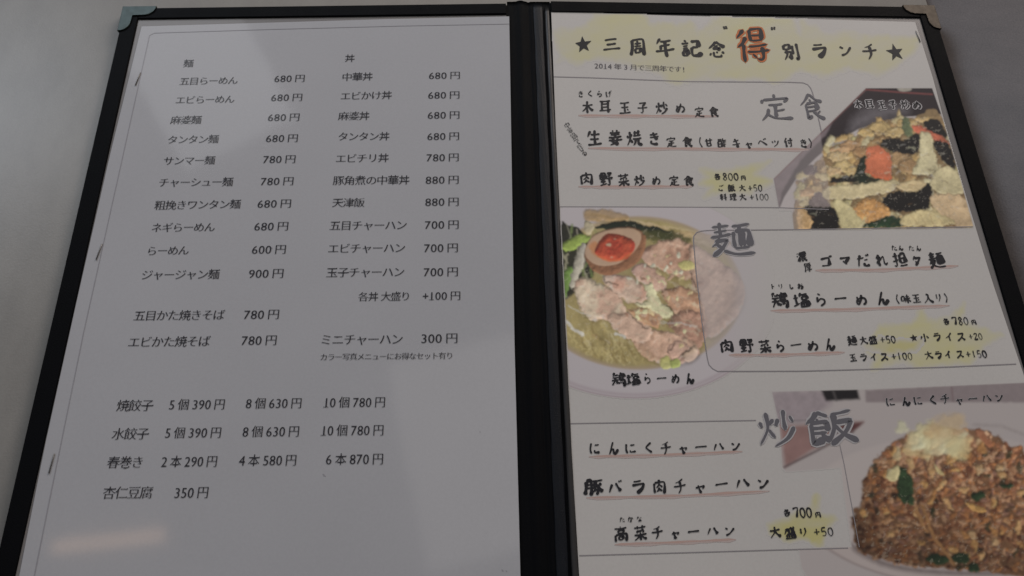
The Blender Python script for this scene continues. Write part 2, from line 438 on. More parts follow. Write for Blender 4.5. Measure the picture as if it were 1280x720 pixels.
# ------------------------------------------------------------------ lettering: hand-drawn brush strokes
G = {
'三':'18,22 50,19 82,18;26,50 75,47;8,82 50,78 94,80',
'周':'22,12 22,55 10,92;22,12 85,10 85,85 74,92;35,30 72,28;53,18 53,44;32,46 75,44;38,58 38,82;38,58 68,57 66,80;38,80 68,79',
'年':'30,5 12,32;28,20 82,17;30,42 78,40;32,42 32,64;5,66 96,63;54,20 54,98',
'記':'25,5 33,14;8,24 44,22;14,38 38,37;14,52 38,51;14,66 14,92;14,66 38,65 36,88;14,90 38,88;54,16 88,14 86,46;56,48 86,45;56,48 55,84 62,92 90,92 94,74',
'念':'50,3 30,25 6,42;50,5 70,22 96,38;36,30 62,29;30,44 68,42 58,58;20,68 12,84;34,64 36,84 46,92 70,92 74,80;50,62 56,72;78,62 88,76',
'得':'28,4 18,18 6,28;32,28 20,46 5,56;21,48 22,97;46,7 46,40;46,7 80,6 79,40;47,23 78,22;47,39 79,38;38,54 90,50;32,70 97,66;76,56 76,86 70,96 58,90;46,76 57,88',
'別':'10,12 10,38;10,12 44,10 43,36;10,38 44,36;8,54 46,52 42,86 34,92;26,40 22,70 6,94;62,16 62,66;86,6 86,88 78,94 70,86',
'ラ':'22,14 76,12;10,38 88,35 74,70 38,96','ン':'12,20 34,36;14,86 50,74 90,28','チ':'74,8 50,20 22,26;6,48 94,44;54,22 54,66 34,96',
'木':'8,34 92,31;50,4 50,98;48,36 32,60 8,82;52,36 70,60 94,80','耳':'8,10 92,8;26,11 26,80;74,10 74,98;28,32 72,31;28,54 72,53;4,80 96,74',
'玉':'14,14 86,12;20,48 80,46;50,14 50,88;6,90 94,88;66,62 78,72','子':'22,12 78,10 50,38;50,38 52,88 44,96 32,86;6,52 94,48',
'炒':'10,30 15,48;42,24 33,42;27,6 28,50 6,94;28,54 44,78;70,3 70,58;56,24 48,46;84,20 94,38;94,50 74,80 42,98',
'め':'22,24 28,50 40,76;60,10 52,46 28,84 14,78 18,54 50,36 80,42 88,64 78,84 60,92',
'定':'50,2 52,15;14,18 10,36;14,20 88,18 78,34;28,40 74,38;51,40 50,88;52,62 78,60;30,56 26,74 6,98;24,76 50,92 98,94',
'食':'50,2 32,22 6,40;50,4 70,22 96,36;48,20 53,30;30,36 70,34 69,62;30,49 68,48;30,62 69,61;30,36 30,90 46,82;52,64 70,84 94,96;82,66 68,76',
'生':'28,10 10,44;26,32 84,30;52,6 52,90;22,60 80,58;6,92 96,90','姜':'34,2 40,12;66,2 58,14;16,18 84,16;20,32 80,30;50,18 50,46;6,47 94,44;44,50 28,74 70,96;68,54 54,80 14,98;4,68 96,66',
'焼':'10,32 14,50;38,24 32,42;25,8 25,52 4,92;26,56 40,80;48,20 92,18;62,8 58,34;82,6 78,32;46,38 94,36;42,56 96,54;60,58 54,80 40,94;76,56 76,86 84,92 94,86',
'き':'18,22 78,18;16,42 84,37;42,4 56,40 70,62;28,64 24,82 46,92 74,90','甘':'8,30 92,27;30,8 30,92;70,6 70,92;32,60 68,59;30,90 70,89',
'酢':'6,14 50,12;20,14 20,34;36,14 36,34;10,34 10,94;10,34 46,33 46,92;12,60 44,59;12,92 44,91;66,4 54,34;62,26 96,24;72,28 72,98;74,46 92,45;74,66 92,65',
'キ':'20,30 80,22;8,62 92,54;42,4 56,50 62,98','ャ':'18,50 80,42 66,64;36,30 54,96','ベ':'4,62 34,30 94,82;64,14 72,28;82,8 90,22','ツ':'12,24 24,46;42,16 52,38;90,20 70,64 30,94',
'付':'34,4 6,46;24,30 24,98;40,32 96,29;76,6 76,86 66,94 56,84;50,50 60,66','肉':'14,26 14,94;14,26 86,24 86,86 76,94;50,4 48,40 26,58;50,38 72,54;50,56 46,70 28,84;50,66 70,80',
'野':'10,10 10,50;10,10 46,8 45,48;10,28 44,27;10,49 46,48;28,10 28,84;8,66 48,64;4,92 52,84;58,12 90,10 74,30;62,26 80,36;54,46 96,43 88,58;74,46 74,88 66,96 58,86',
'菜':'8,14 92,12;32,2 34,26;68,2 64,26;74,28 48,36 20,40;24,44 30,52;48,42 52,50;78,38 68,52;8,62 94,60;50,52 50,98;46,64 28,82 8,94;54,64 72,82 94,92',
'各':'40,2 28,24 10,38;36,18 74,16 50,42 6,60;38,26 62,46 96,58;28,64 28,94;28,64 72,62 72,92;28,92 72,91','円':'14,10 14,94;14,10 86,8 86,84 76,92;50,12 50,50;16,52 84,51',
'ご':'26,20 70,18 58,30;20,60 18,80 40,90 76,86;78,8 84,20;90,2 97,15',
'飯':'26,2 16,20 3,34;27,4 48,20;25,20 28,29;12,35 42,33 41,62;12,48 41,47;12,62 41,61;12,35 12,90 36,80;30,66 48,88;54,14 95,8;58,14 56,56 40,94;60,38 90,35 76,70 46,98;60,46 76,74 99,97',
'大':'8,36 92,32;50,6 46,50 8,94;52,46 70,74 96,92','料':'10,18 18,34;42,12 34,32;4,46 52,43;28,6 28,94;26,50 6,74;30,50 46,66;62,14 72,24;58,36 70,46;54,66 98,58;84,4 84,98',
'理':'6,14 42,12;8,44 40,42;24,14 24,80;4,84 44,74;52,10 52,52;52,10 90,8 90,50;52,30 88,29;52,51 90,50;71,10 71,90;52,70 90,68;46,92 98,90',
'麺':'8,14 46,10;12,27 42,24;3,41 50,36;27,1 27,39;24,44 16,60 3,70;14,56 42,52 26,78 3,97;14,60 34,80;28,82 60,95 100,93;56,12 97,8;75,12 68,26;58,30 58,76;58,28 92,26 92,74;70,28 70,72;80,28 80,72;70,42 80,42;70,56 80,56;58,75 92,73',
'濃':'10,8 18,18;4,34 14,44;4,92 20,62;34,10 34,38;34,10 88,8 88,36;34,24 86,23;34,37 88,36;52,2 52,36;70,2 70,36;28,48 94,46;28,48 26,76 18,96;40,60 84,58;34,72 94,70;48,74 48,94 62,88;62,72 94,96',
'厚':'12,10 92,8;14,10 14,56 2,96;34,24 34,50;34,24 78,22 78,48;34,36 76,35;34,50 78,48;34,60 76,58 60,68;58,68 58,90 48,94;24,76 94,74',
'ゴ':'14,24 74,22 72,84;12,84 74,82;80,4 86,18;92,0 98,14','マ':'8,22 90,20 54,64;34,50 64,84','だ':'8,30 56,26;34,6 8,88;56,46 84,44;54,64 54,80 70,88 90,84;78,8 84,22;90,4 96,18',
'た':'8,28 62,24;36,6 10,90;58,46 88,44;54,66 54,82 70,90 94,86','れ':'26,6 26,96;6,32 38,28 6,78;28,56 62,24 70,36 66,76 78,88 96,74',
'担':'8,30 42,27;26,6 26,88 18,94 8,86;4,64 44,54;56,18 56,74;56,18 88,16 88,72;56,44 86,43;56,73 88,72;46,92 98,90','々':'38,6 16,42;30,26 80,24 58,60 30,90;34,54 60,76',
'ん':'52,6 14,92 34,62 50,58 54,84 68,90 92,60','ト':'36,6 36,94;38,40 70,58','リ':'26,14 26,54;72,10 72,56 42,94','し':'30,8 28,70 44,92 80,72',
'お':'10,30 60,26;34,8 34,86 14,80 22,60 60,48 86,62 78,86 56,90;74,16 90,30',
'鶏':'28,4 10,14;12,18 18,28;28,16 32,26;46,12 38,26;6,38 50,36;26,38 24,60 4,94;28,54 48,86;2,58 52,56;72,2 64,12;60,14 60,62;60,14 90,12 90,36;62,25 88,24;60,38 94,36;60,50 94,49;60,62 96,60 92,94 82,92;58,74 54,88;68,72 70,84;80,70 83,82',
'塩':'4,34 38,32;22,10 22,78;2,84 40,72;56,4 44,28;54,16 94,14;58,30 58,52;58,30 88,29 88,50;58,51 88,50;50,64 50,92;50,64 92,62 92,92;64,64 64,92;78,64 78,92;40,94 99,92',
'ら':'36,6 54,18;28,30 22,62 52,46 78,56 76,80 40,96','ー':'6,52 20,49 94,50','(':'72,4 44,50 72,96',')':'28,4 56,50 28,96',
'味':'6,26 6,72;6,26 34,24 34,70;6,71 34,70;48,28 90,26;42,50 98,47;68,6 68,98;66,52 40,88;70,52 98,84','入':'34,10 52,20 40,60 6,94;50,28 66,68 96,94',
'り':'26,12 24,56 32,52;68,8 72,50 44,96','小':'50,6 50,88 38,92;24,34 8,66;74,32 94,62','イ':'78,6 46,42 8,62;54,40 54,96','ス':'16,16 80,14 52,60 6,94;54,54 92,90',
'盛':'16,14 92,12;18,14 16,36 4,58;22,30 42,28 40,48 32,52;56,2 66,36 92,56;84,22 52,56;74,2 84,10;20,64 20,92;20,64 82,62 82,92;40,64 40,92;61,64 61,92;4,94 97,92',
'に':'16,10 10,60 18,92;46,26 82,24;42,66 46,84 88,84','く':'70,6 24,48 76,94','ハ':'34,24 8,84;62,18 92,82',
'豚':'12,10 12,60 4,94;12,10 36,9 36,88 28,94;14,32 34,31;14,54 34,53;44,12 96,10;70,12 44,42;58,28 74,58 70,90 60,96;64,44 42,62;68,60 40,86;90,30 72,44;72,42 98,84',
'バ':'30,28 8,88;56,22 88,84;76,6 82,20;90,2 96,16','高':'50,2 50,12;6,16 94,14;30,26 30,44;30,26 70,25 70,44;30,44 70,43;12,54 12,96;12,54 88,52 88,88 78,94;36,66 36,86;36,66 64,65 64,86;36,85 64,84',
'か':'6,34 60,28 56,84 38,92;34,6 10,92;74,20 92,50','な':'8,26 54,22;32,4 12,56;72,20 90,34;60,44 62,80 42,90 34,78 60,72 88,90',
'げ':'14,10 10,56 18,92;36,32 88,28;64,8 64,62 46,96;80,2 86,14;92,0 98,10','中':'14,26 14,62;14,26 86,24 86,60;14,61 86,60;50,4 50,98',
'華':'6,14 94,12;32,4 32,22;68,4 68,22;12,32 88,31;6,54 94,53;16,70 84,69;50,26 50,98;30,34 30,70;70,34 70,70',
'鍋':'26,2 4,30;26,4 46,22;12,34 42,33;8,52 46,50;26,34 26,84;4,90 48,82;58,8 58,40;58,8 88,7 88,40;58,40 88,40;52,50 52,96;52,50 96,49 96,92;66,64 66,84;66,64 82,64 82,84',
'で':'8,22 88,16 50,50 60,84 84,86;74,40 80,50;86,34 92,44','作':'30,4 6,44;22,30 22,98;54,6 38,38;50,22 96,20;62,24 62,98;64,46 90,45;64,70 92,69','る':'26,14 74,12 20,62 60,46 84,66 66,92 40,88 46,72 62,82',
'0':'50,6 24,30 24,72 50,95 76,72 76,30 52,6','1':'50,6 50,94','2':'24,26 40,8 70,12 72,36 22,92 82,90','5':'76,10 34,10 28,48 60,44 76,66 62,92 24,88','7':'20,22 20,10 78,10 48,94',
'8':'72,20 44,6 28,26 52,48 76,70 52,94 26,74 46,50 70,30 72,20','+':'10,52 84,52;46,20 45,84',
'“':'22,20 32,70;58,20 68,70','”':'32,20 22,70;68,20 58,70',
}
# strokes that bend sharply keep their corner instead of being smoothed round
def sample_stroke(pts, closed=False):
    P = np.array(pts, float)
    if len(P) == 2:
        t = np.linspace(0, 1, 7)[:, None]
        Q = P[0] * (1 - t) + P[1] * t
        d = P[1] - P[0]; n = np.array([-d[1], d[0]]) / (np.hypot(*d) + 1e-6)
        return Q + n * (np.sin(t * np.pi) * np.hypot(*d) * 0.03)
    segs = []
    E = np.vstack([2 * P[0] - P[1], P, 2 * P[-1] - P[-2]])
    for i in range(1, len(E) - 2):
        p0, p1, p2, p3 = E[i - 1], E[i], E[i + 1], E[i + 2]
        # tension by corner sharpness
        def tang(a, b, c):
            u = b - a; v = c - b
            cs = np.dot(u, v) / (np.hypot(*u) * np.hypot(*v) + 1e-9)
            k = 0.5 if cs > 0.25 else (0.30 if cs > -0.3 else 0.2)
            return k * (c - a)
        m1 = tang(p0, p1, p2) if i > 1 else 0.6 * (p2 - p1); m2 = tang(p1, p2, p3) if i < len(E) - 3 else 0.6 * (p2 - p1)
        L = np.hypot(*(p2 - p1)); 
        for m in (m1, m2):
            q = np.hypot(*m)
            if q > L: m *= L / q
        t = np.linspace(0, 1, 7)[:, None]
        h = (2 * t**3 - 3 * t**2 + 1) * p1 + (t**3 - 2 * t**2 + t) * m1 + (-2 * t**3 + 3 * t**2) * p2 + (t**3 - t**2) * m2
        segs.append(h if i == 1 else h[1:])
    return np.vstack(segs)

class Ink:
    def __init__(s, side, h): s.side, s.h, s.v, s.f, s.k = side, h, [], [], 0
    def ribbon(s, Q, W):
        """Q: Nx2 in leaf (s,v) with image-x direction already applied, W: half widths"""
        D = np.gradient(Q, axis=0); D /= (np.hypot(D[:, 0], D[:, 1])[:, None] + 1e-12)
        N = np.stack([-D[:, 1], D[:, 0]], 1)
        A, B = Q + N * W[:, None], Q - N * W[:, None]
        h = s.h + (s.k % 14) * 2.5e-6; s.k += 1
        b = len(s.v)
        for p in A: s.v.append(leaf3(s.side, p[0], p[1], h))
        for p in B: s.v.append(leaf3(s.side, p[0], p[1], h))
        n = len(Q)
        for i in range(n - 1): s.f.append((b + i, b + i + 1, b + n + i + 1, b + n + i))
    def poly(s, pts):
        h = s.h + (s.k % 14) * 2.5e-6; s.k += 1
        b = len(s.v)
        for p in pts: s.v.append(leaf3(s.side, p[0], p[1], h))
        s.f.append(tuple(range(b, b + len(pts))))
    def build(s, name, mat, parent):
        me = bpy.data.meshes.new(name); me.from_pydata([tuple(v) for v in s.v], [], s.f); me.update()
        me.materials.append(mat)
        o = bpy.data.objects.new(name, me); COL.objects.link(o); o.parent = parent
        return o

def char_map(side, px, py, w, h, rot=0.0, shear=0.10):
    """grid 0..100 (y down) -> leaf coordinates, for a character of w x h photo pixels centred on the pixel"""
    c = to_leaf(side, px, py); kx, ky = scale_at(side, px, py)
    sg = 1 if side == 'R' else -1
    cr, sr = math.cos(rot), math.sin(rot)
    def f(P):
        x = (P[:, 0] - 50) / 100 * w * kx; y = -(P[:, 1] - 50) / 100 * h * ky
        y = y + shear * x
        X = x * cr - y * sr; Y = x * sr + y * cr
        return np.stack([c[0] + sg * X, c[1] + Y], 1)
    return f, kx

def brush_char(ink, ch, px, py, w, h=None, weight=0.105, rot=0.0, jit=1.0, grow=0.0):
    h = h or w
    f, kx = char_map(ink.side, px, py, w, h, rot + random.uniform(-.04, .04) * jit)
    if ch == '★':
        pts = []
        for i in range(10):
            r = (50 if i % 2 == 0 else 21) * random.uniform(.93, 1.07) + grow
            a = math.pi / 2 + i * math.pi / 5 + .05
            pts.append((50 + r * math.cos(a), 50 - r * math.sin(a)))
        ink.poly(f(np.array(pts))); return
    for st in G[ch].split(';'):
        pts = [tuple(map(float, q.split(','))) for q in st.split()]
        pts = [(x + random.uniform(-2, 2) * jit, y + random.uniform(-2, 2) * jit) for x, y in pts]
        Q = sample_stroke(pts)
        n = len(Q)
        d = np.r_[0, np.cumsum(np.hypot(*np.diff(Q, axis=0).T))]; tot = d[-1]; t = d / tot
        # rounded dense ends
        tt = np.unique(np.r_[0, .02, .05, .1, .9, .95, .985, 1, t]); Q = np.stack([np.interp(tt, t, Q[:, 0]), np.interp(tt, t, Q[:, 1])], 1); t = tt
        e0 = np.sqrt(np.clip(t * tot / 7, 0, 1)); e1 = np.sqrt(np.clip((1 - t) * tot / 9, 0, 1))
        dirv = Q[-1] - Q[0]
        thin = 0.72 if abs(dirv[0]) > 2.2 * abs(dirv[1]) else 1.10
        sweep = 1 - 0.65 * np.clip((t - .35) / .65, 0, 1) if (dirv[0] < -15 and dirv[1] > 15) else (.85 + 0.50 * np.clip((t - .4) / .4, 0, 1) if (dirv[0] > 15 and dirv[1] > 18) else 1.0)
        prof = (1.22 - .42 * np.sin(np.pi * np.clip(t * 1.05, 0, 1))) * thin * sweep
        ph = random.uniform(0, 6)
        prof = prof * (1 + .09 * np.sin(t * 9 + ph)) * random.uniform(.82, 1.15)
        W = (weight * w * kx * 0.5) * prof * np.minimum(e0, e1) + grow * w * kx / 100 * np.minimum(e0, e1)
        Qm = f(Q)
        if grow:
            dd = Qm[-1] - Qm[-2]; L = np.hypot(*dd) + 1e-9
            d0 = Qm[0] - Qm[1]; L0 = np.hypot(*d0) + 1e-9
            Qm[-1] += dd / L * grow * w * kx / 130; Qm[0] += d0 / L0 * grow * w * kx / 130
        ink.ribbon(Qm, W)

INK_H, HALO_H = 0.00020, 0.00014
def hand(name, items, mat=None, side='R', weight=0.13, parent=None, h=None, halo=None):
    weight = weight * 1.1
    """items: (char, px, py, size or (w,h)[, rot])"""
    par = parent or special_sheet
    st = random.getstate()
    ink = Ink(side, h or INK_H)
    for it in items:
        w, hh = it[3] if isinstance(it[3], tuple) else (it[3], it[3])
        wt = weight if max(w, hh) < 30 else weight * 0.9
        brush_char(ink, it[0], it[1], it[2], w, hh, wt, it[4] if len(it) > 4 else 0.0)
    o = ink.build(name, mat or M_INK, par)
    if halo:
        random.setstate(st)
        ik = Ink(side, HALO_H)
        for it in items:
            w, hh = it[3] if isinstance(it[3], tuple) else (it[3], it[3])
            wt = weight if max(w, hh) < 30 else weight * 0.9
            brush_char(ik, it[0], it[1], it[2], w, hh, wt, it[4] if len(it) > 4 else 0.0, grow=halo[1])
        q = ik.build('outline', halo[0], None); q.parent = o
    return o
def spread(text, x0, y0, x1, y1, size, xs=None):
    n = len(text); out = []
    for i, c in enumerate(text):
        t = i / max(1, n - 1)
        if c != ' ': out.append((c, x0 + (x1 - x0) * t, y0 + (y1 - y0) * t + random.uniform(-.4, .4), size))
    return out
def digits(text, x0, x1, y, size, y1=None):
    """x0..x1: outer extents in photo pixels"""
    n = len(text); w = (x1 - x0) / n
    return [(c, x0 + w * (i + .5), y + ((y1 or y) - y) * i / n, (w * 1.15, size)) for i, c in enumerate(text)]

# ------------------------------------------------------------------ lettering: typeset
GLYPH = {}; DK = 1.14
def load_glyph(ch):
    if ch in GLYPH: return GLYPH[ch]
    cu = bpy.data.curves.new('g', 'FONT'); cu.body = ch; cu.resolution_u = 3; cu.fill_mode = 'FRONT'; cu.size = 1
    ob = bpy.data.objects.new('g', cu); COL.objects.link(ob)
    dg = bpy.context.evaluated_depsgraph_get(); dg.update()
    me = ob.evaluated_get(dg).to_mesh()
    V = np.array([v.co[:2] for v in me.vertices], float).reshape(-1, 2); Fc = [tuple(p.vertices) for p in me.polygons]
    ob.evaluated_get(dg).to_mesh_clear()
    bpy.data.objects.remove(ob); bpy.data.curves.remove(cu)
    # merge doubles
    key = {}; remap = []
    for v in V:
        k = (round(v[0], 5), round(v[1], 5)); remap.append(key.setdefault(k, len(key)))
    V2 = np.array(list(key.keys())) if key else np.zeros((0, 2))
    F2 = []
    for f in Fc:
        g = []
        for i in f:
            if remap[i] not in g: g.append(remap[i])
        if len(g) >= 3:
            a = sum(V2[g[i - 1]][0] * V2[g[i]][1] - V2[g[i]][0] * V2[g[i - 1]][1] for i in range(len(g)))
            F2.append(g if a > 0 else g[::-1])
    # boundary edges
    cnt = {}
    for f in F2:
        for i in range(len(f)):
            e = (f[i - 1], f[i]); cnt[e] = cnt.get(e, 0) + 1
    bd = [e for e in cnt if (e[1], e[0]) not in cnt]
    N = np.zeros_like(V2)
    serifs = []
    kanji = len(ch) and ord(ch) >= 0x3400
    for a, b in bd:
        d = V2[b] - V2[a]; L = np.hypot(*d); n = np.array([d[1], -d[0]])      # outward for ccw
        for k in (a, b): N[k] += n / (L + 1e-9)
        if kanji and n[0] > 0.9 * L and 0.035 < L < 0.10: serifs.append((V2[a].copy(), V2[b].copy()))
    Ln = np.hypot(N[:, 0], N[:, 1]); N /= (np.maximum(Ln, .3)[:, None])
    V3 = V2.copy()
    asc = ord(ch) < 128
    V3[:, 1] -= N[:, 1] * (0.021 if kanji else 0.017)
    V3[:, 0] += N[:, 0] * (0.006 if asc else 0.004)
    extra = []
    for a, b in serifs:
        y0, y1 = min(a[1], b[1]), max(a[1], b[1]); x = max(a[0], b[0])
        extra.append([(x - .085, y1 - .022), (x + .004, y1 - .024), (x - .005, y1 + .002), (x - .03, y1 + .032)])
    if ch == '1':
        xm = V3[:, 0].max(); extra.append([(xm - .30, 0), (xm + .14, 0), (xm + .14, .035), (xm - .30, .035)])
    adv = (V2[:, 0].max() - V2[:, 0].min()) if len(V2) else .3
    GLYPH[ch] = (V3, F2, extra, (V2[:, 0].min(), V2[:, 0].max(), V2[:, 1].min(), V2[:, 1].max()) if len(V2) else (0, .3, 0, 0))
    return GLYPH[ch]

def typeset(name, text, x0, x1, y0, y1=None, side='L', em=None, mat=None, parent=None, squash=1.0):
    """text whose outer ends sit at photo x0 / x1 on a line through y0..y1"""
    y1 = y0 if y1 is None else y1
    P0, P1 = np.array(to_leaf(side, x0, y0)), np.array(to_leaf(side, x1, y1))
    width = np.hypot(*(P1 - P0)); D = (P1 - P0) / width
    adv = []
    for c in text:
        if c == ' ': adv.append(.28)
        elif ord(c) < 128: adv.append(.60)
        else: adv.append(1.0)
    tot = sum(adv) - (0.06)
    em = em or width / tot
    sx = width / tot
    ink = Ink(side, INK_H)
    sgn = 1 if side == 'R' else -1
    Nrm = np.array([-D[1], D[0]]) * sgn           # upwards on the page
    x = -0.03
    for c, aw in zip(text, adv):
        if c != ' ':
            V, F, extra, bb = load_glyph(c)
            asc = ord(c) < 128
            if asc:
                gx = x + (aw - (bb[1] - bb[0]) * DK) / 2 - bb[0] * DK
                fx = lambda q: ((q[:, 0] * DK + gx), (q[:, 1] * 1.2 - 0.42))
            else:
                gx = x
                cy = CJK_MID
                fx = lambda q: ((q[:, 0] * CJK_K + gx + CJK_X), (q[:, 1] - cy) * CJK_K)
            def tr(q):
                a, b = fx(q)
                return P0[None] + np.outer(a * sx, D) + np.outer(b * em * squash, Nrm)
            h = ink.h + (ink.k % 10) * 1e-6; ink.k += 1
            base = len(ink.v)
            for p in tr(V): ink.v.append(leaf3(side, p[0], p[1], h))
            for f in F: ink.f.append(tuple(base + i for i in f))
            for e in extra:
                ink.poly(tr(np.array(e)))
        x += aw
    return ink.build(name, mat or M_INKP, parent or (list_sheet if side == 'L' else special_sheet))

_v = load_glyph('国')[3]
CJK_K = 0.90 / (_v[1] - _v[0]); CJK_MID = (_v[2] + _v[3]) / 2; CJK_X = 0.5 - (_v[0] + _v[1]) / 2 * CJK_K


EM = 0.0052
dishes = [
 ('五目らーめん',225,297,102,100.6,'680 円',343,381,98.3), ('エビらーめん',220,293,125.5,124,'680 円',339,378,122),
 ('麻婆麺',214,251.5,150.5,150,'680 円',335,374.5,146.8), ('タンタン麺',210,273,175,174,'680 円',332.5,372.5,173),
 ('サンマー麺',205,268.5,201.5,200.5,'780 円',329,369.5,199.2), ('チャーシュー麺',199,291,228.5,227.5,'780 円',326,367,226.7),
 ('粗挽きワンタン麺',194,300.5,257,255.3,'680 円',322,364,254.7), ('ネギらーめん',190,268.5,285,284,'680 円',318,360.5,283),
 ('らーめん',184,236,314,313,'600 円',315,357.5,312), ('ジャージャン麺',177.5,274,344,343,'900 円',311,354.5,342),
 ('五目かた焼きそば',168,280.5,395,393.7,'780 円',305,349,393.2), ('エビかた焼そば',161,262.5,428,426.5,'780 円',302,346,425.5),
 ('中華丼',428,465.5,96.7,95.7,'680 円',536,575,94.5), ('エビかけ丼',426,489.5,120.5,119,'680 円',535,574.5,119),
 ('麻婆丼',423.5,461.5,145.5,145,'680 円',534.5,574.5,144), ('タンタン丼',423,486.5,171,170.5,'680 円',534,574,170.5),
 ('エビチリ丼',420,485.5,198.5,197.5,'780 円',533,573.5,197), ('豚角煮の中華丼',417,511.5,226,225.2,'880 円',532,573.5,225),
 ('天津飯',416,455.5,253.7,253.3,'880 円',531.5,573.5,252.5), ('五目チャーハン',412.5,508.5,282.3,281.5,'700 円',531,573.5,281),
 ('エビチャーハン',410.5,506.5,311,310,'700 円',530,572.5,310), ('玉子チャーハン',408.5,505.5,341,340,'700 円',529.5,572.5,340),
 ('ミニチャーハン',401,503.5,425,424,'300 円',526,572,423),
]
for t, a, b, ya, yb, p, c, d, yp in dishes:
    typeset('dish_name', t, a, b, ya, yb)
    typeset('price', p, c, d, yp + .3, yp - .3, em=EM * 1.02)
typeset('heading', '麺', 230, 241.5, 79.7, 79.4)
typeset('heading', '丼', 431.5, 443, 73.2, 73)
typeset('note', '各丼 大盛り', 448.5, 513, 371.2, 370.5, em=EM * .92)
typeset('price', '+100 円', 528.5, 575.5, 370.2, 369.6, em=EM * .95)
typeset('note', 'カラー写真メニューにお得なセット有り', 400.5, 566.5, 446.7, 444.7)
for t, a, b, y, cols in [
  ('焼餃子',147,191.5,507.3,(('5 個 390 円',211.5,281,505.7),('8 個 630 円',307.5,377,504.2),('10 個 780 円',404.5,481.5,503))),
  ('水餃子',141,186,542.7,(('5 個 390 円',206.5,276.5,541),('8 個 630 円',303.5,374,539.5),('10 個 780 円',401.5,479.5,538))),
  ('春巻き',135,179.5,578.3,(('2 本 290 円',202,271.5,577),('4 本 580 円',299,370.5,575.5),('6 本 870 円',407.5,479,574))),
  ('杏仁豆腐',129.5,190.5,616.3,(('350 円',218,260.5,615.8),))]:
    typeset('dish_name', t, a, b, y, y - .4)
    for q, c, d, yp in cols: typeset('price', q, c, d, yp + .3, yp - .3, em=EM * 1.0)
typeset('note', '2014 年 3 月で三周年です!', 743, 857, 82.3, 87.2, side='R', mat=M_LINE if False else ink_mat('faded_ink', (.11, .10, .115)))

# ruled lines
def rule(name, side, pts, wpx, mat, parent, h=0.00010, closed=False, vary=0.0, n=None):
    P = px_line(side, pts)
    P = np.array(resample(P, n or max(8, len(pts) * 6)))
    x, y = pts[len(pts) // 2]
    kx, ky = scale_at(side, x, y)
    W = np.full(len(P), wpx * (kx + ky) / 4 * (.8 if mat is M_LINE else 1))
    if vary:
        t = np.linspace(0, 1, len(P)); ph = random.uniform(0, 6)
        W = W * (1 + vary * np.sin(t * 17 + ph) * .5 + vary * np.sin(t * 41 + ph * 2) * .4) * np.clip(np.minimum(t, 1 - t) * 18, .15, 1)
    ink = Ink(side, h); ink.ribbon(P, W)
    return ink.build(name, mat, parent)
rule('printed_border', 'L', [(636.5, 30), (500, 32.5), (330, 37), (187.5, 41.5), (151, 207), (105, 414), (63, 620), (40, 735)], .9, M_LINE2, list_sheet, n=120)
rule('printed_border', 'R', [(692, 96), (740, 97.3), (860, 102), (985, 102.8), (1004, 103.5), (1012, 107), (1016, 117), (1027, 166)], 1.5, M_LINE, special_sheet, n=60)
rule('printed_border', 'R', [(699, 258.5), (800, 258.7), (972, 259.5), (1036, 262)], 1.3, M_LINE, special_sheet)
rule('printed_border', 'R', [(1216, 283.5), (1000, 287), (885, 288), (872, 289.5), (866.5, 296), (870, 340), (877, 400), (884, 448), (887, 459), (897, 464.3), (1000, 464), (1180, 459), (1270, 455)], 1.6, M_LINE, special_sheet, h=.00012, n=140)
rule('printed_border', 'R', [(713, 529.5), (800, 528), (945, 525.5)], 1.6, M_LINE, special_sheet)
rule('printed_border', 'R', [(724, 694.5), (850, 691), (985, 687), (1060, 685)], 1.5, M_LINE, special_sheet, h=.00012)
rule('printed_border', 'R', [(1046, 540), (1055, 580), (1066, 640), (1074, 684)], 1.3, M_LINE, special_sheet, h=.00012)
# salmon underlines
for pts in ([(723, 144), (800, 144.5), (898, 145)], [(735, 185), (850, 185.5), (1012, 186.5)], [(723, 233), (800, 233), (866, 232.5)],
            [(1019, 337.5), (1100, 337), (1198, 332)], [(963, 388), (1060, 386.5), (1187, 381.5)], [(911, 443.5), (980, 443), (1056, 440)],
            [(736, 570.5), (830, 568.5), (928, 564)], [(733, 622), (850, 619.5), (962, 613.5)], [(768, 680.5), (850, 677.5), (920, 674)]):
    rule('underline', 'R', [(x, y + .9) for x, y in pts], 4.4, M_PINK2, special_sheet, h=.00006, vary=.5)
    rule('underline', 'R', pts, 2.0, M_PINK, special_sheet, h=.00008, vary=.7)

# brush headings
hand('heading', [('★',729,56,22),('三',764,55.5,(25,19)),('周',796.5,59,(22,23)),('年',831,59,(26,25)),('記',863,60,(27,22)),('念',895.5,62,(23,21))], weight=.15)
hand('heading', [('別',989,64.5,(22,22)),('ラ',1024,63,(21,19)),('ン',1057,63,(18,16)),('チ',1087,64.5,(21,21)),('★',1119,65.5,22)], weight=.15)
hand('heading', [('得',941,56,(42,43))], weight=.112, halo=(M_RED, 5.4))
hand('quote_mark', [('“',907,35,(8,7))], weight=.26)
hand('quote_mark', [('”',967,36,(9,7))], weight=.26)
hand('ruby_reading', spread('きくらげ', 726, 117.5, 761, 118, 8), weight=.15)
hand('dish_name', [('木',734.5,134,16),('耳',756.5,133,16),('玉',781,134.5,16),('子',803,134.5,14),('炒',827,135,16),('め',850,135,13),('定',874,140,13),('食',892,140,13)], weight=.14)
hand('side_note', [(c, 709 + 20.5 * i / 5, 157 + 34 * i / 5, 8.2, .5) for i, c in enumerate('中華鍋で作る')], weight=.065)
hand('dish_name', [('生',743,172,20),('姜',769,172,19),('焼',792.5,172.5,20),('き',818,173,17)], weight=.15)
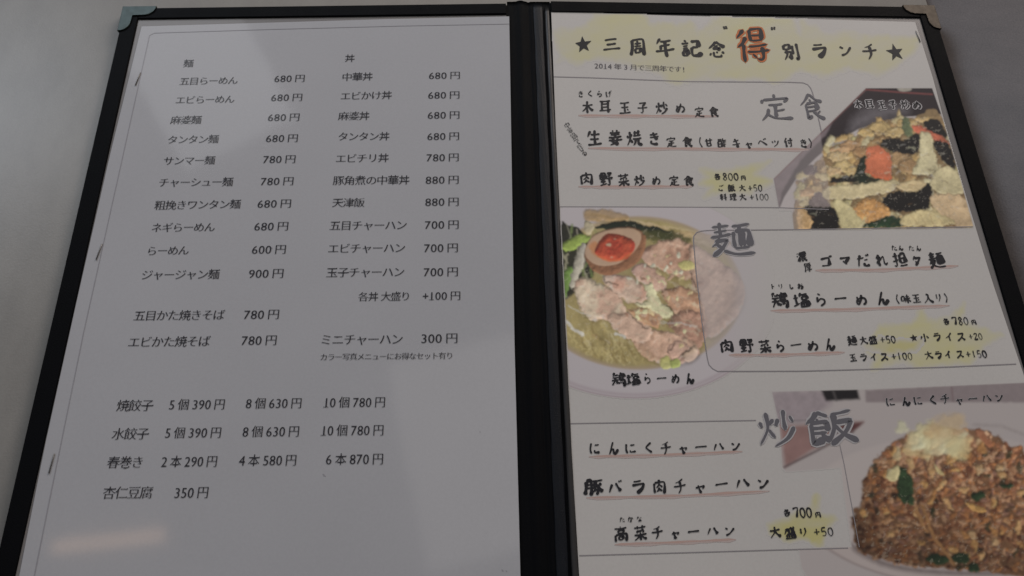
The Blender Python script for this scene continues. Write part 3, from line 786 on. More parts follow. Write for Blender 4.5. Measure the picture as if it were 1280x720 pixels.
hand('dish_name', [('定',839,177.5,13),('食',859,177.5,13),('(',875,178,(8,14)),('甘',886,178,11),('酢',902.5,178.5,12),('キ',920,179,12),('ャ',936,180.5,12),('ベ',953,178,12),('ツ',969,179,10),('付',985.5,178,12),('き',1004.5,179,11),(')',1013.5,178.5,(8,13))], weight=.15)
hand('dish_name', [('肉',733,223,17),('野',757.5,224,17),('菜',779.5,225,16),('炒',799,225.5,14),('め',820,225.5,12),('定',842.5,226,13),('食',860.5,226,13)], weight=.15)
hand('price', [('各',896.5,221,8)] + digits('800', 902.5, 923.5, 221, 10) + [('円',929,222.5,6)], weight=.19)
hand('price', [('ご',901,235,8),('飯',914,235,9),('大',927.5,235,9)] + digits('+50', 935, 953, 235, 9), weight=.15)
hand('price', [('料',904,246.3,9),('理',916,246.3,9),('大',928,246.3,9)] + digits('+100', 937, 961, 246.3, 9), weight=.15)
hand('section_title', [('定',969,134,(42,33)),('食',1014.5,134,(32,34))], mat=M_GREY, weight=.112)
hand('section_title', [('麺',914,299,(55,43))], mat=M_GREY, weight=.098, halo=(M_HALO, 2.5))
hand('section_title', [('炒',971,535,(50,46)),('飯',1038,534,(64,44))], mat=M_GREY, weight=.10, halo=(M_HALO, 3.2))
hand('side_note', [('濃',1002,321,(13,12),.1),('厚',1010,334,(10,12),.1)], weight=.14)
hand('dish_name', [('ゴ',1032.5,327,(17,14)),('マ',1056,326,(15,12)),('だ',1079,326,17),('れ',1102,325,(15,16)),('担',1124,324,19),('々',1146,326,14),('麺',1170,325,20)], weight=.15)
hand('ruby_reading', [('た',1117.5,310,7),('ん',1125.5,310,7),('た',1139,310.3,7),('ん',1147.5,310.3,7)], weight=.15)
hand('ruby_reading', [('ト',966,358,7),('リ',975.5,358,7),('し',989,358,7),('お',1000,357.5,8)], weight=.15)
hand('dish_name', [('鶏',974,375,(21,19)),('塩',1001,375,(21,19)),('ら',1025.5,374.5,(16,17)),('ー',1050.5,373,18),('め',1076,374.5,(16,15)),('ん',1103,372.5,(17,19)),('(',1121,374,(8,13)),('味',1132,373.5,12),('玉',1145,373,12),('入',1160,373,13),('り',1173,372,(9,11)),(')',1183,372.5,(8,13))], weight=.14)
hand('price', [('各',1182.5,402,8)] + digits('780', 1190, 1210.5, 401.3, 11) + [('円',1217,403,6)], weight=.18)
hand('dish_name', [('肉',908,432.5,(17,18)),('野',933,432,(18,17)),('菜',956,433,17),('ら',975,432.5,(13,15)),('ー',995,431,16),('め',1015.5,432,(15,14)),('ん',1037,430.5,(14,17))], weight=.145)
hand('price', [('麺',1064.5,425.5,12),('大',1079,425.5,11),('盛',1091,425,11)] + digits('+50', 1100, 1119.5, 424.3, 10), weight=.15)
hand('price', [('★',1142,422.5,10),('小',1155.5,422,11),('ラ',1171,421,11),('イ',1186,421,11),('ス',1201,421,11)] + digits('+20', 1210.5, 1228, 420.5, 9), weight=.15)
hand('price', [('玉',1066,447,10),('ラ',1079,446.5,10),('イ',1092,446.3,10),('ス',1105,446,10)] + digits('+100', 1114, 1140.5, 445.3, 10), weight=.15)
hand('price', [('大',1160.5,444,11),('ラ',1172.5,443.5,10),('イ',1185,443.3,10),('ス',1199.5,443,10)] + digits('+150', 1207, 1233.5, 442.5, 10), weight=.15)
hand('photo_caption', [('鶏',773,474,(17,16)),('塩',791,474,(17,16)),('ら',809,473,(10,14)),('ー',827,473,14),('め',844,473,(11,13)),('ん',862,473,(11,15))], weight=.15, halo=(M_HALO, 4))
hand('photo_caption', [('木',1072.5,130.5,12),('耳',1087,130.5,12),('玉',1102,131.3,12),('子',1115.5,131,11),('炒',1131,131,12),('め',1145.5,131.5,11)], weight=.14, halo=(M_HALO, 11))
hand('photo_caption', [('に',1113,502,12),('ん',1132,501.5,12),('に',1147.5,500.5,12),('く',1166,500,12),('チ',1181,498.5,13),('ャ',1199,500.5,12),('ー',1216,498.5,13),('ハ',1233,497.5,12),('ン',1249,497,11)], weight=.14, halo=(M_HALO, 4))
hand('dish_name', [('に',744,560,(15,16)),('ん',766.6,560,(14,18)),('に',788.5,560,(15,14)),('く',811,559.5,(13,14)),('チ',832,560,(15,18)),('ャ',854,561,(15,14)),('ー',876,558.5,17),('ハ',898,558,(14,13)),('ン',919.6,557.5,(13,13))], weight=.14)
hand('dish_name', [('豚',742,609,(24,20)),('バ',769,608.5,(18,17)),('ラ',797.5,608,(18,18)),('肉',824,608,(17,19)),('チ',849.7,607.7,(18,20)),('ャ',875,609.5,(17,16)),('ー',902,605,19),('ハ',928,603.5,(18,15)),('ン',954,604,(16,15))], weight=.14)
hand('ruby_reading', [('た',777.7,649.4,7),('か',788,649,7),('な',799,648.7,7)], weight=.15)
hand('dish_name', [('高',776,667.4,(17,20)),('菜',800.4,666,(18,19)),('チ',821.4,665.5,(16,18)),('ャ',844,667,(15,14)),('ー',867,664,17),('ハ',890.5,663.5,(15,13)),('ン',912,663.6,(14,14))], weight=.145)
hand('price', [('各',983.3,641,9)] + digits('700', 991, 1015, 640.5, 14) + [('円',1022.3,643.5,7)], weight=.17)
hand('price', [('大',968.7,665,15),('盛',987.7,666,15),('り',1004,665,12)] + digits('+50', 1017, 1042, 664.5, 12), weight=.15)

# ------------------------------------------------------------------ printed food photographs
def vnoise(x, y, seed):
    r = np.random.default_rng(seed); g = r.random((64, 64))
    xi = np.floor(x).astype(int); yi = np.floor(y).astype(int); fx = x - xi; fy = y - yi
    fx = fx * fx * (3 - 2 * fx); fy = fy * fy * (3 - 2 * fy)
    a = g[yi % 64, xi % 64]; b = g[yi % 64, (xi + 1) % 64]; c = g[(yi + 1) % 64, xi % 64]; d = g[(yi + 1) % 64, (xi + 1) % 64]
    return (a * (1 - fx) + b * fx) * (1 - fy) + (c * (1 - fx) + d * fx) * fy
def fbm(x, y, s, seed, o=3):
    v = 0; a = .5; t = 0
    for k in range(o):
        v = v + a * vnoise(x / s * 2**k + 3.7 * k, y / s * 2**k + 1.3 * k, seed + k); t += a; a *= .55
    return v / t

INKGAIN = 2.42
def disp(c):   # a colour as it looks on the page -> ink albedo
    return np.clip((lin(c) - 0.008) * INKGAIN, 0.004, .9)

class Paint:
    """software painter: canvas coordinates X,Y (arbitrary units) over a regular grid"""
    def __init__(s, x0, x1, y0, y1, step, base):
        s.x0, s.y0, s.st = x0, y0, step
        xs = np.arange(x0, x1 + step, step); ys = np.arange(y0, y1 + step, step)
        s.X, s.Y = np.meshgrid(xs, ys); s.C = np.ones(s.X.shape + (3,)) * disp(base)
        s.A = np.ones(s.X.shape); s.sd = 100; s.sat = 1.0; s.gain = (1, 1, 1); s.blur = 0; s.tex = 0; s.fmask = None; s.warp = 0
    def win(s, lo, hi, pad):
        i0 = max(0, int((lo[0] - pad - s.x0) / s.st)); i1 = min(s.X.shape[1], int((hi[0] + pad - s.x0) / s.st) + 2)
        j0 = max(0, int((lo[1] - pad - s.y0) / s.st)); j1 = min(s.X.shape[0], int((hi[1] + pad - s.y0) / s.st) + 2)
        return slice(j0, j1), slice(i0, i1)
    @staticmethod
    def sdf(P, X, Y):
        d = np.full(X.shape, 1e9); ins = np.zeros(X.shape, bool); n = len(P)
        for i in range(n):
            a, b = P[i], P[(i + 1) % n]; e = b - a; L = e @ e + 1e-9
            t = np.clip(((X - a[0]) * e[0] + (Y - a[1]) * e[1]) / L, 0, 1)
            d = np.minimum(d, (X - a[0] - t * e[0])**2 + (Y - a[1] - t * e[1])**2)
            c = (a[1] > Y) != (b[1] > Y)
            with np.errstate(divide='ignore', invalid='ignore'):
                xx = a[0] + (Y - a[1]) * e[0] / (e[1] if abs(e[1]) > 1e-9 else 1e-9)
            ins ^= c & (X < xx)
        return np.where(ins, 1, -1) * np.sqrt(d)
    @staticmethod
    def smooth(P, k=4):
        P = np.array(P, float); n = len(P); out = []
        for i in range(n):
            p0, p1, p2, p3 = P[i - 1], P[i], P[(i + 1) % n], P[(i + 2) % n]
            for j in range(k):
                t = j / k
                out.append(.5 * (2 * p1 + (p2 - p0) * t + (2 * p0 - 5 * p1 + 4 * p2 - p3) * t * t + (3 * p1 - p0 - 3 * p2 + p3) * t**3))
        return np.array(out)
    def blob(s, pts, col, soft=3, wob=4, ws=18, shade=.35, rim=14, amp=.16, ns=14, op=1.0, round_=True, col2=None, light=(-.5, -.8), spec=0, sh=0.0):
        P = s.smooth(pts) if round_ else np.array(pts, float)
        sl = s.win(P.min(0), P.max(0), soft + wob + 2)
        X, Y = s.X[sl], s.Y[sl]
        if X.size == 0: return
        s.sd += 7; sd = s.sd
        if sh:
            sl2 = s.win(P.min(0), P.max(0), 26); X2, Y2 = s.X[sl2], s.Y[sl2]
            d2 = s.sdf(P + np.array([3.0, 6.0]), X2, Y2); m2 = (np.clip(d2 / 14 + .6, 0, 1) * sh)[..., None]
            s.C[sl2] = s.C[sl2] * (1 - m2) + s.C[sl2] * np.array([.30, .24, .20]) * m2
        d = s.sdf(P, X, Y) + wob * (fbm(X, Y, ws, sd) - .5) * 2
        m = np.clip(d / soft + .5, 0, 1) * op
        n = fbm(X, Y, ns, sd + 3); gradk = .32 if sh else 0
        c = np.ones(X.shape + (3,)) * disp(col)
        if col2 is not None:
            k = np.clip((fbm(X, Y, ns * 2.2, sd + 9) - .42) * 5, 0, 1)[..., None]; c = c * (1 - k) + disp(col2) * k
        h = np.clip(d / rim, 0, 1); hh = np.sqrt(np.clip(1 - (1 - h)**2, 0, 1)) * rim + (n - .5) * rim * .5
        gy, gx = np.gradient(hh, s.st)
        lam = np.clip(1 - (gx * light[0] + gy * light[1]) * -1 * shade * 1.1, .35, 1.6)
        span = np.maximum(P.max(0) - P.min(0), 1); cen = (P.max(0) + P.min(0)) / 2
        tl = 1 - gradk * ((X - cen[0]) / span[0] * .5 + (Y - cen[1]) / span[1])
        c = c * (lam * tl * (1 + amp * 2 * (n - .5)))[..., None]
        if spec:
            w = np.clip((fbm(X * .7 + Y * .3, Y, 10, sd + 5, 3) - (1 - spec)) * 9, 0, 1)[..., None]; c = c * (1 - w) + disp((165, 160, 155)) * w
        if sh:
            gw = (np.clip((lam * tl - 1.12) * 2.2, 0, .75) * np.clip((fbm(X, Y, 9, sd + 21, 2) - .45) * 5, 0, 1))[..., None]
            c = c * (1 - gw) + np.minimum(c * 1.25 + .10, .8) * gw
        s.C[sl] = s.C[sl] * (1 - m[..., None]) + c * m[..., None]
    def line(s, pts, w, col, soft=2, op=1.0, amp=.2):
        P = np.array(pts, float)
        sl = s.win(P.min(0), P.max(0), w + soft + 2); X, Y = s.X[sl], s.Y[sl]
        if X.size == 0: return
        d = np.full(X.shape, 1e9)
        for a, b in zip(P[:-1], P[1:]):
            e = b - a; t = np.clip(((X - a[0]) * e[0] + (Y - a[1]) * e[1]) / (e @ e + 1e-9), 0, 1)
            d = np.minimum(d, np.hypot(X - a[0] - t * e[0], Y - a[1] - t * e[1]))
        s.sd += 5
        m = (np.clip((w / 2 - d) / soft + .5, 0, 1) * op)[..., None]
        c = disp(col) * (1 + amp * 2 * (fbm(X, Y, 10, s.sd) - .5))[..., None]
        s.C[sl] = s.C[sl] * (1 - m) + c * m
    def veil(s, mask, col, op):
        m = (np.clip(mask, 0, 1) * op)[..., None]; s.C = s.C * (1 - m) + disp(col) * m
    def inside(s, pts, soft=2, round_=False):
        P = s.smooth(pts) if round_ else np.array(pts, float)
        return np.clip(s.sdf(P, s.X, s.Y) / soft + .5, 0, 1)
    def build(s, name, side, to_px, parent, h, label=None):
        """fade transparent areas into the paper colour and lay the grid on the leaf"""
        C0 = s.C
        if s.warp:
            wx = s.warp / s.st * 2 * (fbm(s.X, s.Y, 16, 301, 3) - .5); wy = s.warp / s.st * 2 * (fbm(s.X, s.Y, 16, 331, 3) - .5)
            k0 = (s.fmask if s.fmask is not None else 1)
            jj, ii = np.mgrid[0:s.X.shape[0], 0:s.X.shape[1]]
            fj = np.clip(jj + wy * k0, 0, s.X.shape[0] - 1.001); fi = np.clip(ii + wx * k0, 0, s.X.shape[1] - 1.001)
            j0 = fj.astype(int); i0 = fi.astype(int); aj = (fj - j0)[..., None]; ai = (fi - i0)[..., None]
            j1 = np.minimum(j0 + 1, s.X.shape[0] - 1); i1 = np.minimum(i0 + 1, s.X.shape[1] - 1)
            C0 = (C0[j0, i0] * (1 - ai) + C0[j0, i1] * ai) * (1 - aj) + (C0[j1, i0] * (1 - ai) + C0[j1, i1] * ai) * aj
        for _ in range(s.blur):
            C0 = (C0 + np.roll(C0, 1, 0) + np.roll(C0, -1, 0) + np.roll(C0, 1, 1) + np.roll(C0, -1, 1)) / 5
        tx = s.tex * (fbm(s.X, s.Y, 11, 71) - .5) * 2 + s.tex * 1.3 * (fbm(s.X, s.Y, 60, 77, 2) - .5) * 2
        fm = s.fmask if s.fmask is not None else 1
        C0 = C0 * (1 + tx * fm)[..., None]
        w = np.clip((fbm(s.X + s.Y * .4, s.Y, 13, 55, 3) - .66) * 9, 0, 1) * fm * min(s.tex, .2) * .9
        C0 = C0 * (1 - w[..., None]) + disp((170, 160, 145)) * w[..., None]
        g = (C0 @ np.array([.3, .6, .1]))[..., None]
        gm = (s.fmask if s.fmask is not None else np.ones(s.X.shape))[..., None]
        C0 = (g + (C0 - g) * s.sat) * (1 + (np.array(s.gain) - 1) * gm)
        A = s.A[..., None]; s.C = C0; C = s.C * A + PAPER * (1 - A)
        PX, PY = to_px(s.X, s.Y)
        ny, nx = s.X.shape
        dx = (PX - 640) / FPX; dy = -(PY - 360) / FPX
        M = np.array(MC); d = np.stack([dx, dy, -np.ones_like(dx)], -1) @ M.T
        sg = 1 if side == 'R' else -1
        n = np.array([sg * ST, 0, CT]); c0 = np.array(CAM_LOC)
        t = (h - c0 @ n) / (d @ n)                       # the print really lies h above the leaf plane
        V = (c0 + d * t[..., None]).reshape(-1, 3)
        idx = np.arange(ny * nx).reshape(ny, nx)
        q = np.stack([idx[:-1, :-1], idx[1:, :-1], idx[1:, 1:], idx[:-1, 1:]], -1).reshape(-1, 4)
        al = (s.A[:-1, :-1] + s.A[1:, :-1] + s.A[1:, 1:] + s.A[:-1, 1:]).reshape(-1)
        q = q[al > .02]
        used = np.unique(q); rm = np.zeros(ny * nx, int); rm[used] = np.arange(len(used))
        me = bpy.data.meshes.new(name)
        me.from_pydata(V[used], [], rm[q].tolist()); me.update()
        at = me.color_attributes.new('ink', 'FLOAT_COLOR', 'POINT')
        cc = np.ones((len(used), 4), np.float32); cc[:, :3] = C.reshape(-1, 3)[used]
        at.data.foreach_set('color', cc.ravel())
        me.materials.append(M_PRINT)
        o = bpy.data.objects.new(name, me); COL.objects.link(o); o.parent = parent
        if label: o['label'] = label
        return o

def jelly(cx, cy, rx, ry, n=8, rot=0, j=.18):
    o = []
    for i in range(n):
        a = 2 * math.pi * i / n; r = 1 + random.uniform(-j, j)
        x, y = rx * r * math.cos(a), ry * r * math.sin(a)
        o.append((cx + x * math.cos(rot) - y * math.sin(rot), cy + x * math.sin(rot) + y * math.cos(rot)))
    return o

# --- photograph 1: egg, wood ear and bamboo stir-fry
p = Paint(20, 955, 30, 700, 3.4, (44, 36, 39))
p.blob([(450,38),(27,455),(48,600),(75,540),(140,440),(260,320),(420,225),(600,172),(800,158),(760,38)], (36,30,34), round_=False, shade=0, amp=.25, ns=60, wob=0)
p.blob([(380,235),(395,180),(470,128),(600,120),(640,150),(520,185),(430,222)], (92,88,92), soft=60, shade=0, wob=10, op=.75)
p.blob([(27,455),(300,190),(265,255),(150,370),(62,520),(50,600)], (104,92,96), soft=10, shade=0, wob=3, op=.85, round_=False, amp=.3, ns=30)
p.line([(27,455),(240,245),(452,42)], 9, (92,62,62), soft=5); p.line([(452,44),(600,56),(757,66)], 7, (98,50,50), soft=4)
p.blob([(600,36),(660,36),(655,50),(610,52)], (130,126,116), soft=6, shade=0, wob=2)
plate = [(50,600),(75,540),(140,440),(220,360),(300,292),(420,225),(600,172),(800,158),(960,690),(100,700)]
p.blob(plate, (150,144,142), round_=False, wob=0, shade=0, amp=.05, soft=3)
food = [(150,700),(120,600),(150,500),(200,410),(270,330),(380,270),(450,215),(520,190),(680,172),(800,168),(990,720)]
p.blob(food, (112,92,62), wob=10, shade=.1, amp=.3)
rs = random.Random(3)
for k in range(190):
    x, y = rs.uniform(130, 930), rs.uniform(175, 690)
    if x + y < 560 or (y < 240 and x < 420): continue
    c = rs.choice([(158,136,92),(170,152,108),(146,118,74),(172,158,122),(128,102,64),(160,132,78),(150,142,96)])
    p.blob(jelly(x, y, rs.uniform(18, 46), rs.uniform(12, 26), 8, rs.uniform(0, 3), .28), c, shade=.45, rim=14, wob=6, ws=13, soft=7, amp=.18, sh=.5)
def fung(pts): p.blob(pts, (26,20,19), wob=7, ws=12, shade=.5, rim=16, amp=.5, ns=10, soft=3, spec=.15, sh=.5)
def cream(pts, c=(174,158,122)): p.blob(pts, c, wob=3, ws=22, shade=.35, rim=12, amp=.12, ns=26, soft=4, sh=.6)
for (x, y, a, b_, cc) in [(520,215,55,24,(166,142,90)),(580,240,45,25,(158,136,88)),(450,240,40,22,(160,136,84)),(640,200,50,22,(158,134,84)),(720,185,40,16,(166,140,90)),
      (380,300,50,22,(142,112,76)),(330,320,42,20,(150,120,84)),(430,330,35,24,(140,108,70)),(320,350,45,24,(156,136,96)),(350,395,48,26,(160,140,92)),(400,420,45,22,(158,136,88)),
      (300,420,35,22,(150,128,92)),(610,370,55,42,(138,112,76)),(650,400,45,35,(128,102,68))]:
    p.blob(jelly(x, y, a, b_, 9), cc, shade=.6, rim=14, wob=6, ws=12, soft=5, amp=.22, sh=.5)
p.blob([(625,175),(650,180),(665,240),(645,262),(620,225)], (78,88,62), soft=6, wob=5)
fung([(515,295),(560,268),(640,275),(665,245),(700,255),(710,300),(680,340),(600,335),(540,315)])
fung([(720,200),(760,178),(790,190),(815,230),(825,268),(780,252),(730,225)])
p.blob([(665,212),(700,213),(770,245),(832,286),(826,298),(760,276),(680,236)], (178,84,58), wob=1, shade=.3, soft=3)
cream([(700,250),(750,245),(765,330),(788,430),(740,437),(668,430),(700,350)])
fung([(762,283),(835,300),(868,412),(830,392),(790,345)])
fung([(290,455),(400,438),(440,450),(395,468),(300,475)])
p.blob([(390,500),(420,370),(450,355),(455,440),(530,457),(450,482),(405,512)], (26,36,28), wob=3, shade=.5, amp=.4, spec=.16)
cream([(270,495),(400,482),(590,462),(582,505),(480,532),(320,552),(252,542)], (172,154,116)); cream([(590,480),(700,458),(738,490),(732,522),(600,502)], (168,148,108))
p.blob([(455,312),(505,298),(566,345),(570,456),(520,450),(448,425)], (182,88,55), wob=1.5, ws=30, shade=.3, rim=8, amp=.08, soft=3, round_=False, spec=.1, sh=.6)
p.line([(450,427),(520,452),(568,458)], 6, (196,74,34), soft=3)
fung([(525,552),(580,513),(690,510),(738,470),(756,505),(748,572),(715,602),(620,606),(540,592)])
cream([(760,430),(820,395),(885,440),(905,516),(830,526),(755,500)], (172,156,118)); cream([(750,532),(880,530),(940,600),(947,674),(860,668),(780,602)], (162,140,106))
cream([(300,563),(352,560),(450,640),(430,684),(340,684)], (172,156,112))
p.blob([(400,580),(460,543),(552,590),(556,628),(500,662),(420,632)], (166,122,66), wob=9, ws=14, shade=.6, rim=22, amp=.3, sh=.5)
fung([(163,586),(290,580),(328,684),(212,690),(200,640)])
p.blob([(425,678),(560,628),(622,650),(612,676)], (32,50,34), wob=4, shade=.5, amp=.4, spec=.2)
cream([(612,642),(700,598),(800,620),(862,664),(640,674)], (170,152,108))
for q in range(5): p.line([(660 + q * 40, 625), (690 + q * 40, 668)], 2.5, (120,90,55), soft=3, op=.6)
p.blob([(130,590),(165,590),(202,650),(187,688),(135,684)], (158,128,84), wob=5, shade=.5)
p.blob(jelly(198, 415, 40, 24), (70,60,62), wob=6, amp=.4); p.blob([(190,565),(235,512),(268,550),(290,580),(200,582)], (80,68,66), wob=6)
p.blob(jelly(180, 520, 40, 20), (160,130,90), wob=6)
for k in range(150):
    x, y = rs.uniform(150, 930), rs.uniform(190, 685)
    if x + y < 620: continue
    a = rs.uniform(-.7, .5); L = rs.uniform(8, 34)
    p.line([(x, y), (x + L * math.cos(a) * .5, y + L * math.sin(a) * .5 - 2), (x + L * math.cos(a), y + L * math.sin(a))], rs.uniform(2, 6), rs.choice([(182,170,140),(176,158,116),(96,72,44),(84,62,38),(188,180,160)]), soft=5, op=rs.uniform(.25, .6))
# pale text panel printed over the left part
panel = p.inside([(-10,-10),(200,-10),(240,240),(262,380),(292,584),(-10,588)], 4)
p.veil(panel, (146,138,138), .36)
p.veil(np.clip((170 - p.X) / 90, 0, 1) * (p.Y > 588), (140,133,132), .75)
p.A = p.inside([(452,38),(757,38),(800,160),(862,370),(947,674),(940,682),(120,692),(110,600),(52,602),(26,455)], 4)
p.A = p.A * np.clip(1 - np.clip((110 - p.X) / 60, 0, 1) * (p.Y > 588), 0, 1)
p.sat, p.gain, p.blur, p.tex, p.warp = 0.86, (1.08, 1.07, 1.05), 1, .20, 9
p.fmask = p.inside(food, 3)
p.build('food_photo', 'R', lambda X, Y: (960 + X / 3.69, 100 + Y / 3.69), special_sheet, .00004, 'printed photo of stir-fried egg, wood ear and carrot')

# --- photograph 2: noodle soup bowl with half egg and sliced pork
p = Paint(20, 810, 8, 705, 2.7, (140,132,132))
ell = lambda cx, cy, rx, ry: ((p.X - cx) / rx)**2 + ((p.Y - cy) / ry)**2
e = ell(300, 330, 512, 370)
ringm = np.clip((1 - e) * 60 + .5, 0, 1)
p.veil(ringm, (150,144,146), 1); p.veil(np.clip(1 - np.abs(e - .985) * 70, 0, 1) * (p.Y > 320), (112,86,96), .8)
p.veil(np.clip(1 - np.abs(e - .93) * 18, 0, 1) * (p.Y > 350), (130,116,122), .55)
s2 = ell(310, 320, 372, 272)
p.veil(np.clip((1.03 - s2) * 16 + .5, 0, 1), (142,124,104), 1)
p.veil(np.clip((1 - s2) * 7 + .3, 0, 1), (134,122,76), .95)
n = fbm(p.X, p.Y, 40, 5, 4); p.veil(np.clip((1 - s2) * 7, 0, 1) * np.clip((n - .45) * 4, 0, 1), (108,94,54), .45)
# top haze of stalks
for k in range(90):
    x = rs.uniform(120, 560); y = 40 + (x - 120) * .17 + rs.uniform(-10, 40); L = rs.uniform(40, 130)
    p.line([(x, y), (x + L / 2, y + L * .06 + rs.uniform(-3, 6)), (x + L, y + L * .16)], rs.uniform(3, 9), rs.choice([(150,130,96),(128,108,76),(112,98,60),(160,144,116),(96,80,56)]), soft=6, op=.55)
p.blob([(115,30),(150,18),(250,30),(270,55),(160,62),(125,60)], (140,112,66), soft=8, wob=8, op=.8)
p.blob([(150,85),(240,60),(330,72),(430,100),(410,128),(330,98),(220,92)], (32,38,30), wob=5, shade=.5)
p.blob([(330,95),(420,95),(500,125),(480,150),(400,140),(330,125)], (58,60,32), wob=5, soft=8, op=.85)
p.blob([(30,80),(60,75),(120,110),(150,240),(120,290),(30,330)], (42,42,34), wob=6, amp=.4)
for k in range(26):
    x, y = rs.uniform(30, 140), rs.uniform(70, 250); p.line([(x, y), (x + rs.uniform(-40, 40), y + rs.uniform(20, 70))], rs.uniform(3, 9), rs.choice([(130,128,108),(60,70,40),(96,110,60),(140,132,116)]), soft=4, op=.7)
p.blob([(38,142),(80,118),(115,108),(142,122),(100,152),(50,168)], (112,132,50), wob=4, shade=.5)
p.blob([(96,160),(124,150),(100,255),(82,300),(64,290)], (146,142,132), wob=2, shade=.4)
p.blob([(40,242),(72,228),(64,290),(50,335),(38,320)], (84,112,48), wob=4, shade=.5)
p.blob([(120,60),(150,80),(140,110),(118,100)], (150,140,112), wob=5)
# soup strands
for k in range(110):
    x = rs.uniform(60, 300); y = rs.uniform(415, 560); L = rs.uniform(30, 90)
    if ((x - 310) / 372)**2 + ((y + L * .8 - 320) / 272)**2 > .9: L *= .4
    if ((x - 310) / 372)**2 + ((y + L - 320) / 272)**2 > .96: continue
    bow = rs.uniform(-22, 22)
    p.line([(x, y), (x + L * .12 + bow * .6, y + L * .33), (x + L * .25 + bow * .7, y + L * .66), (x + L * .35, y + L)], rs.uniform(3, 7), rs.choice([(150,138,88),(162,150,104),(140,124,74),(108,92,52)]), soft=4, op=.65)
lt = lambda c: tuple(min(195, v * 1.10 + 4) for v in c)
pork = lambda pts, c, c2=None: p.blob(pts, lt(c), wob=5, ws=20, shade=.55, rim=20, amp=.14, ns=22, soft=5, col2=lt(c2) if c2 else None, sh=.4)
pork([(330,160),(420,125),(505,150),(545,230),(520,270),(450,262),(375,230),(325,200)], (150,118,102), (132,100,84))
pork([(500,150),(600,200),(680,270),(690,360),(620,450),(560,480),(520,380),(500,260)], (146,122,108), (128,104,92))
pork([(395,310),(500,300),(545,370),(550,440),(480,420),(425,375)], (142,108,86), (120,90,70))
pork([(430,400),(530,385),(560,460),(520,520),(450,470)], (130,98,84), (104,78,66))
pork([(290,470),(400,455),(500,490),(530,540),(450,580),(350,560),(300,520)], (148,118,102), (128,102,84))
pork([(285,240),(335,213),(400,260),(405,308),(345,298)], (160,118,106))
pork([(182,262),(260,256),(345,305),(350,342),(300,358),(240,332)], (168,126,114), (150,112,98))
pork([(82,288),(118,266),(190,296),(250,340),(292,430),(334,462),(300,482),(222,446),(192,412),(140,418),(98,362)], (172,134,118), (156,120,106))
pork([(200,400),(300,400),(360,460),(330,500),(250,470)], (158,122,108))
pork([(280,382),(350,375),(392,420),(380,446),(325,430)], (134,100,74))
pork([(420,505),(460,490),(500,520),(460,555),(425,540)], (158,118,106)); pork([(470,540),(510,510),(525,545),(490,570)], (150,126,110))
for pts in ([(285,398),(312,430),(345,452)], [(375,366),(410,362),(440,392)], [(418,535),(440,505)], [(456,552),(500,520)], [(185,260),(195,285),(240,290)], [(500,250),(530,330),(545,420)]):
    p.line(pts, 5, (52,38,32), soft=4, op=.8)
for k in range(70):
    x, y = rs.gauss(400, 90), rs.gauss(330, 100)
    if not (250 < x < 680 and 170 < y < 590): continue
    p.blob(jelly(x, y, rs.uniform(5, 15), rs.uniform(4, 9), 6, rs.uniform(0, 3)), rs.choice([(176,164,128),(166,150,112),(158,128,110),(182,174,150),(128,96,80)]), shade=.4, rim=5, wob=2, soft=3)
p.blob([(340,290),(362,288),(385,345),(430,385),(425,412),(395,412),(352,375),(300,362),(345,350)], (176,164,132), wob=5, ws=9, shade=.5)
p.blob([(455,215),(500,205),(512,230),(475,240)], (176,160,98), wob=4); p.blob([(385,555),(420,548),(445,580),(400,592)], (158,156,90), wob=4)
p.blob([(425,560),(455,555),(460,585),(430,590)], (140,150,70), wob=3)
for pts, w in (([(60,362),(95,385),(142,404)], 3), ([(48,418),(75,445),(108,472)], 12), ([(395,426),(450,430),(520,440)], 3), ([(230,468),(262,480)], 10)):
    p.line(pts, w, (176,172,168), soft=4, op=.85)
for k in range(120):
    x, y = rs.gauss(350, 130), rs.gauss(350, 90)
    if not (90 < x < 680 and 170 < y < 560): continue
    a = rs.uniform(.1, 1.0); L = rs.uniform(10, 44)
    p.line([(x, y), (x + L * math.cos(a) * .5, y + L * math.sin(a) * .5 - 3), (x + L * math.cos(a), y + L * math.sin(a))], rs.uniform(2, 6), rs.choice([(184,156,140),(178,164,140),(120,86,70),(170,134,118)]), soft=6, op=rs.uniform(.2, .5))
# the half egg
p.blob([(118,168),(148,112),(230,85),(302,87),(337,120),(333,168),(300,218),(215,256),(158,246),(124,206)], (116,78,52), wob=1.5, shade=.5, rim=26, amp=.1)
p.blob([(120,165),(152,113),(232,88),(300,92),(322,118),(298,168),(240,214),(172,222),(130,198)], (156,128,102), wob=1, shade=.12, rim=8, amp=.06, ns=30)
p.blob([(132,150),(158,135),(175,170),(168,192),(142,172)], (176,104,52), soft=10, wob=4, shade=0, op=.8)
p.blob([(155,162),(192,110),(242,110),(296,135),(292,172),(260,202),(202,206),(165,190)], (140,44,22), wob=3, shade=.65, rim=26, amp=.3, ns=20, col2=(160,60,28))
for x, y, a in ((205,147,9),(226,126,4),(215,192,5)): p.blob(jelly(x, y, a, a * .5, 6), (206,150,118), soft=5, wob=2, shade=0, op=.8)
p.line([(165,188),(200,204),(250,203),(288,176)], 4, (196,104,40), soft=5, op=.7)
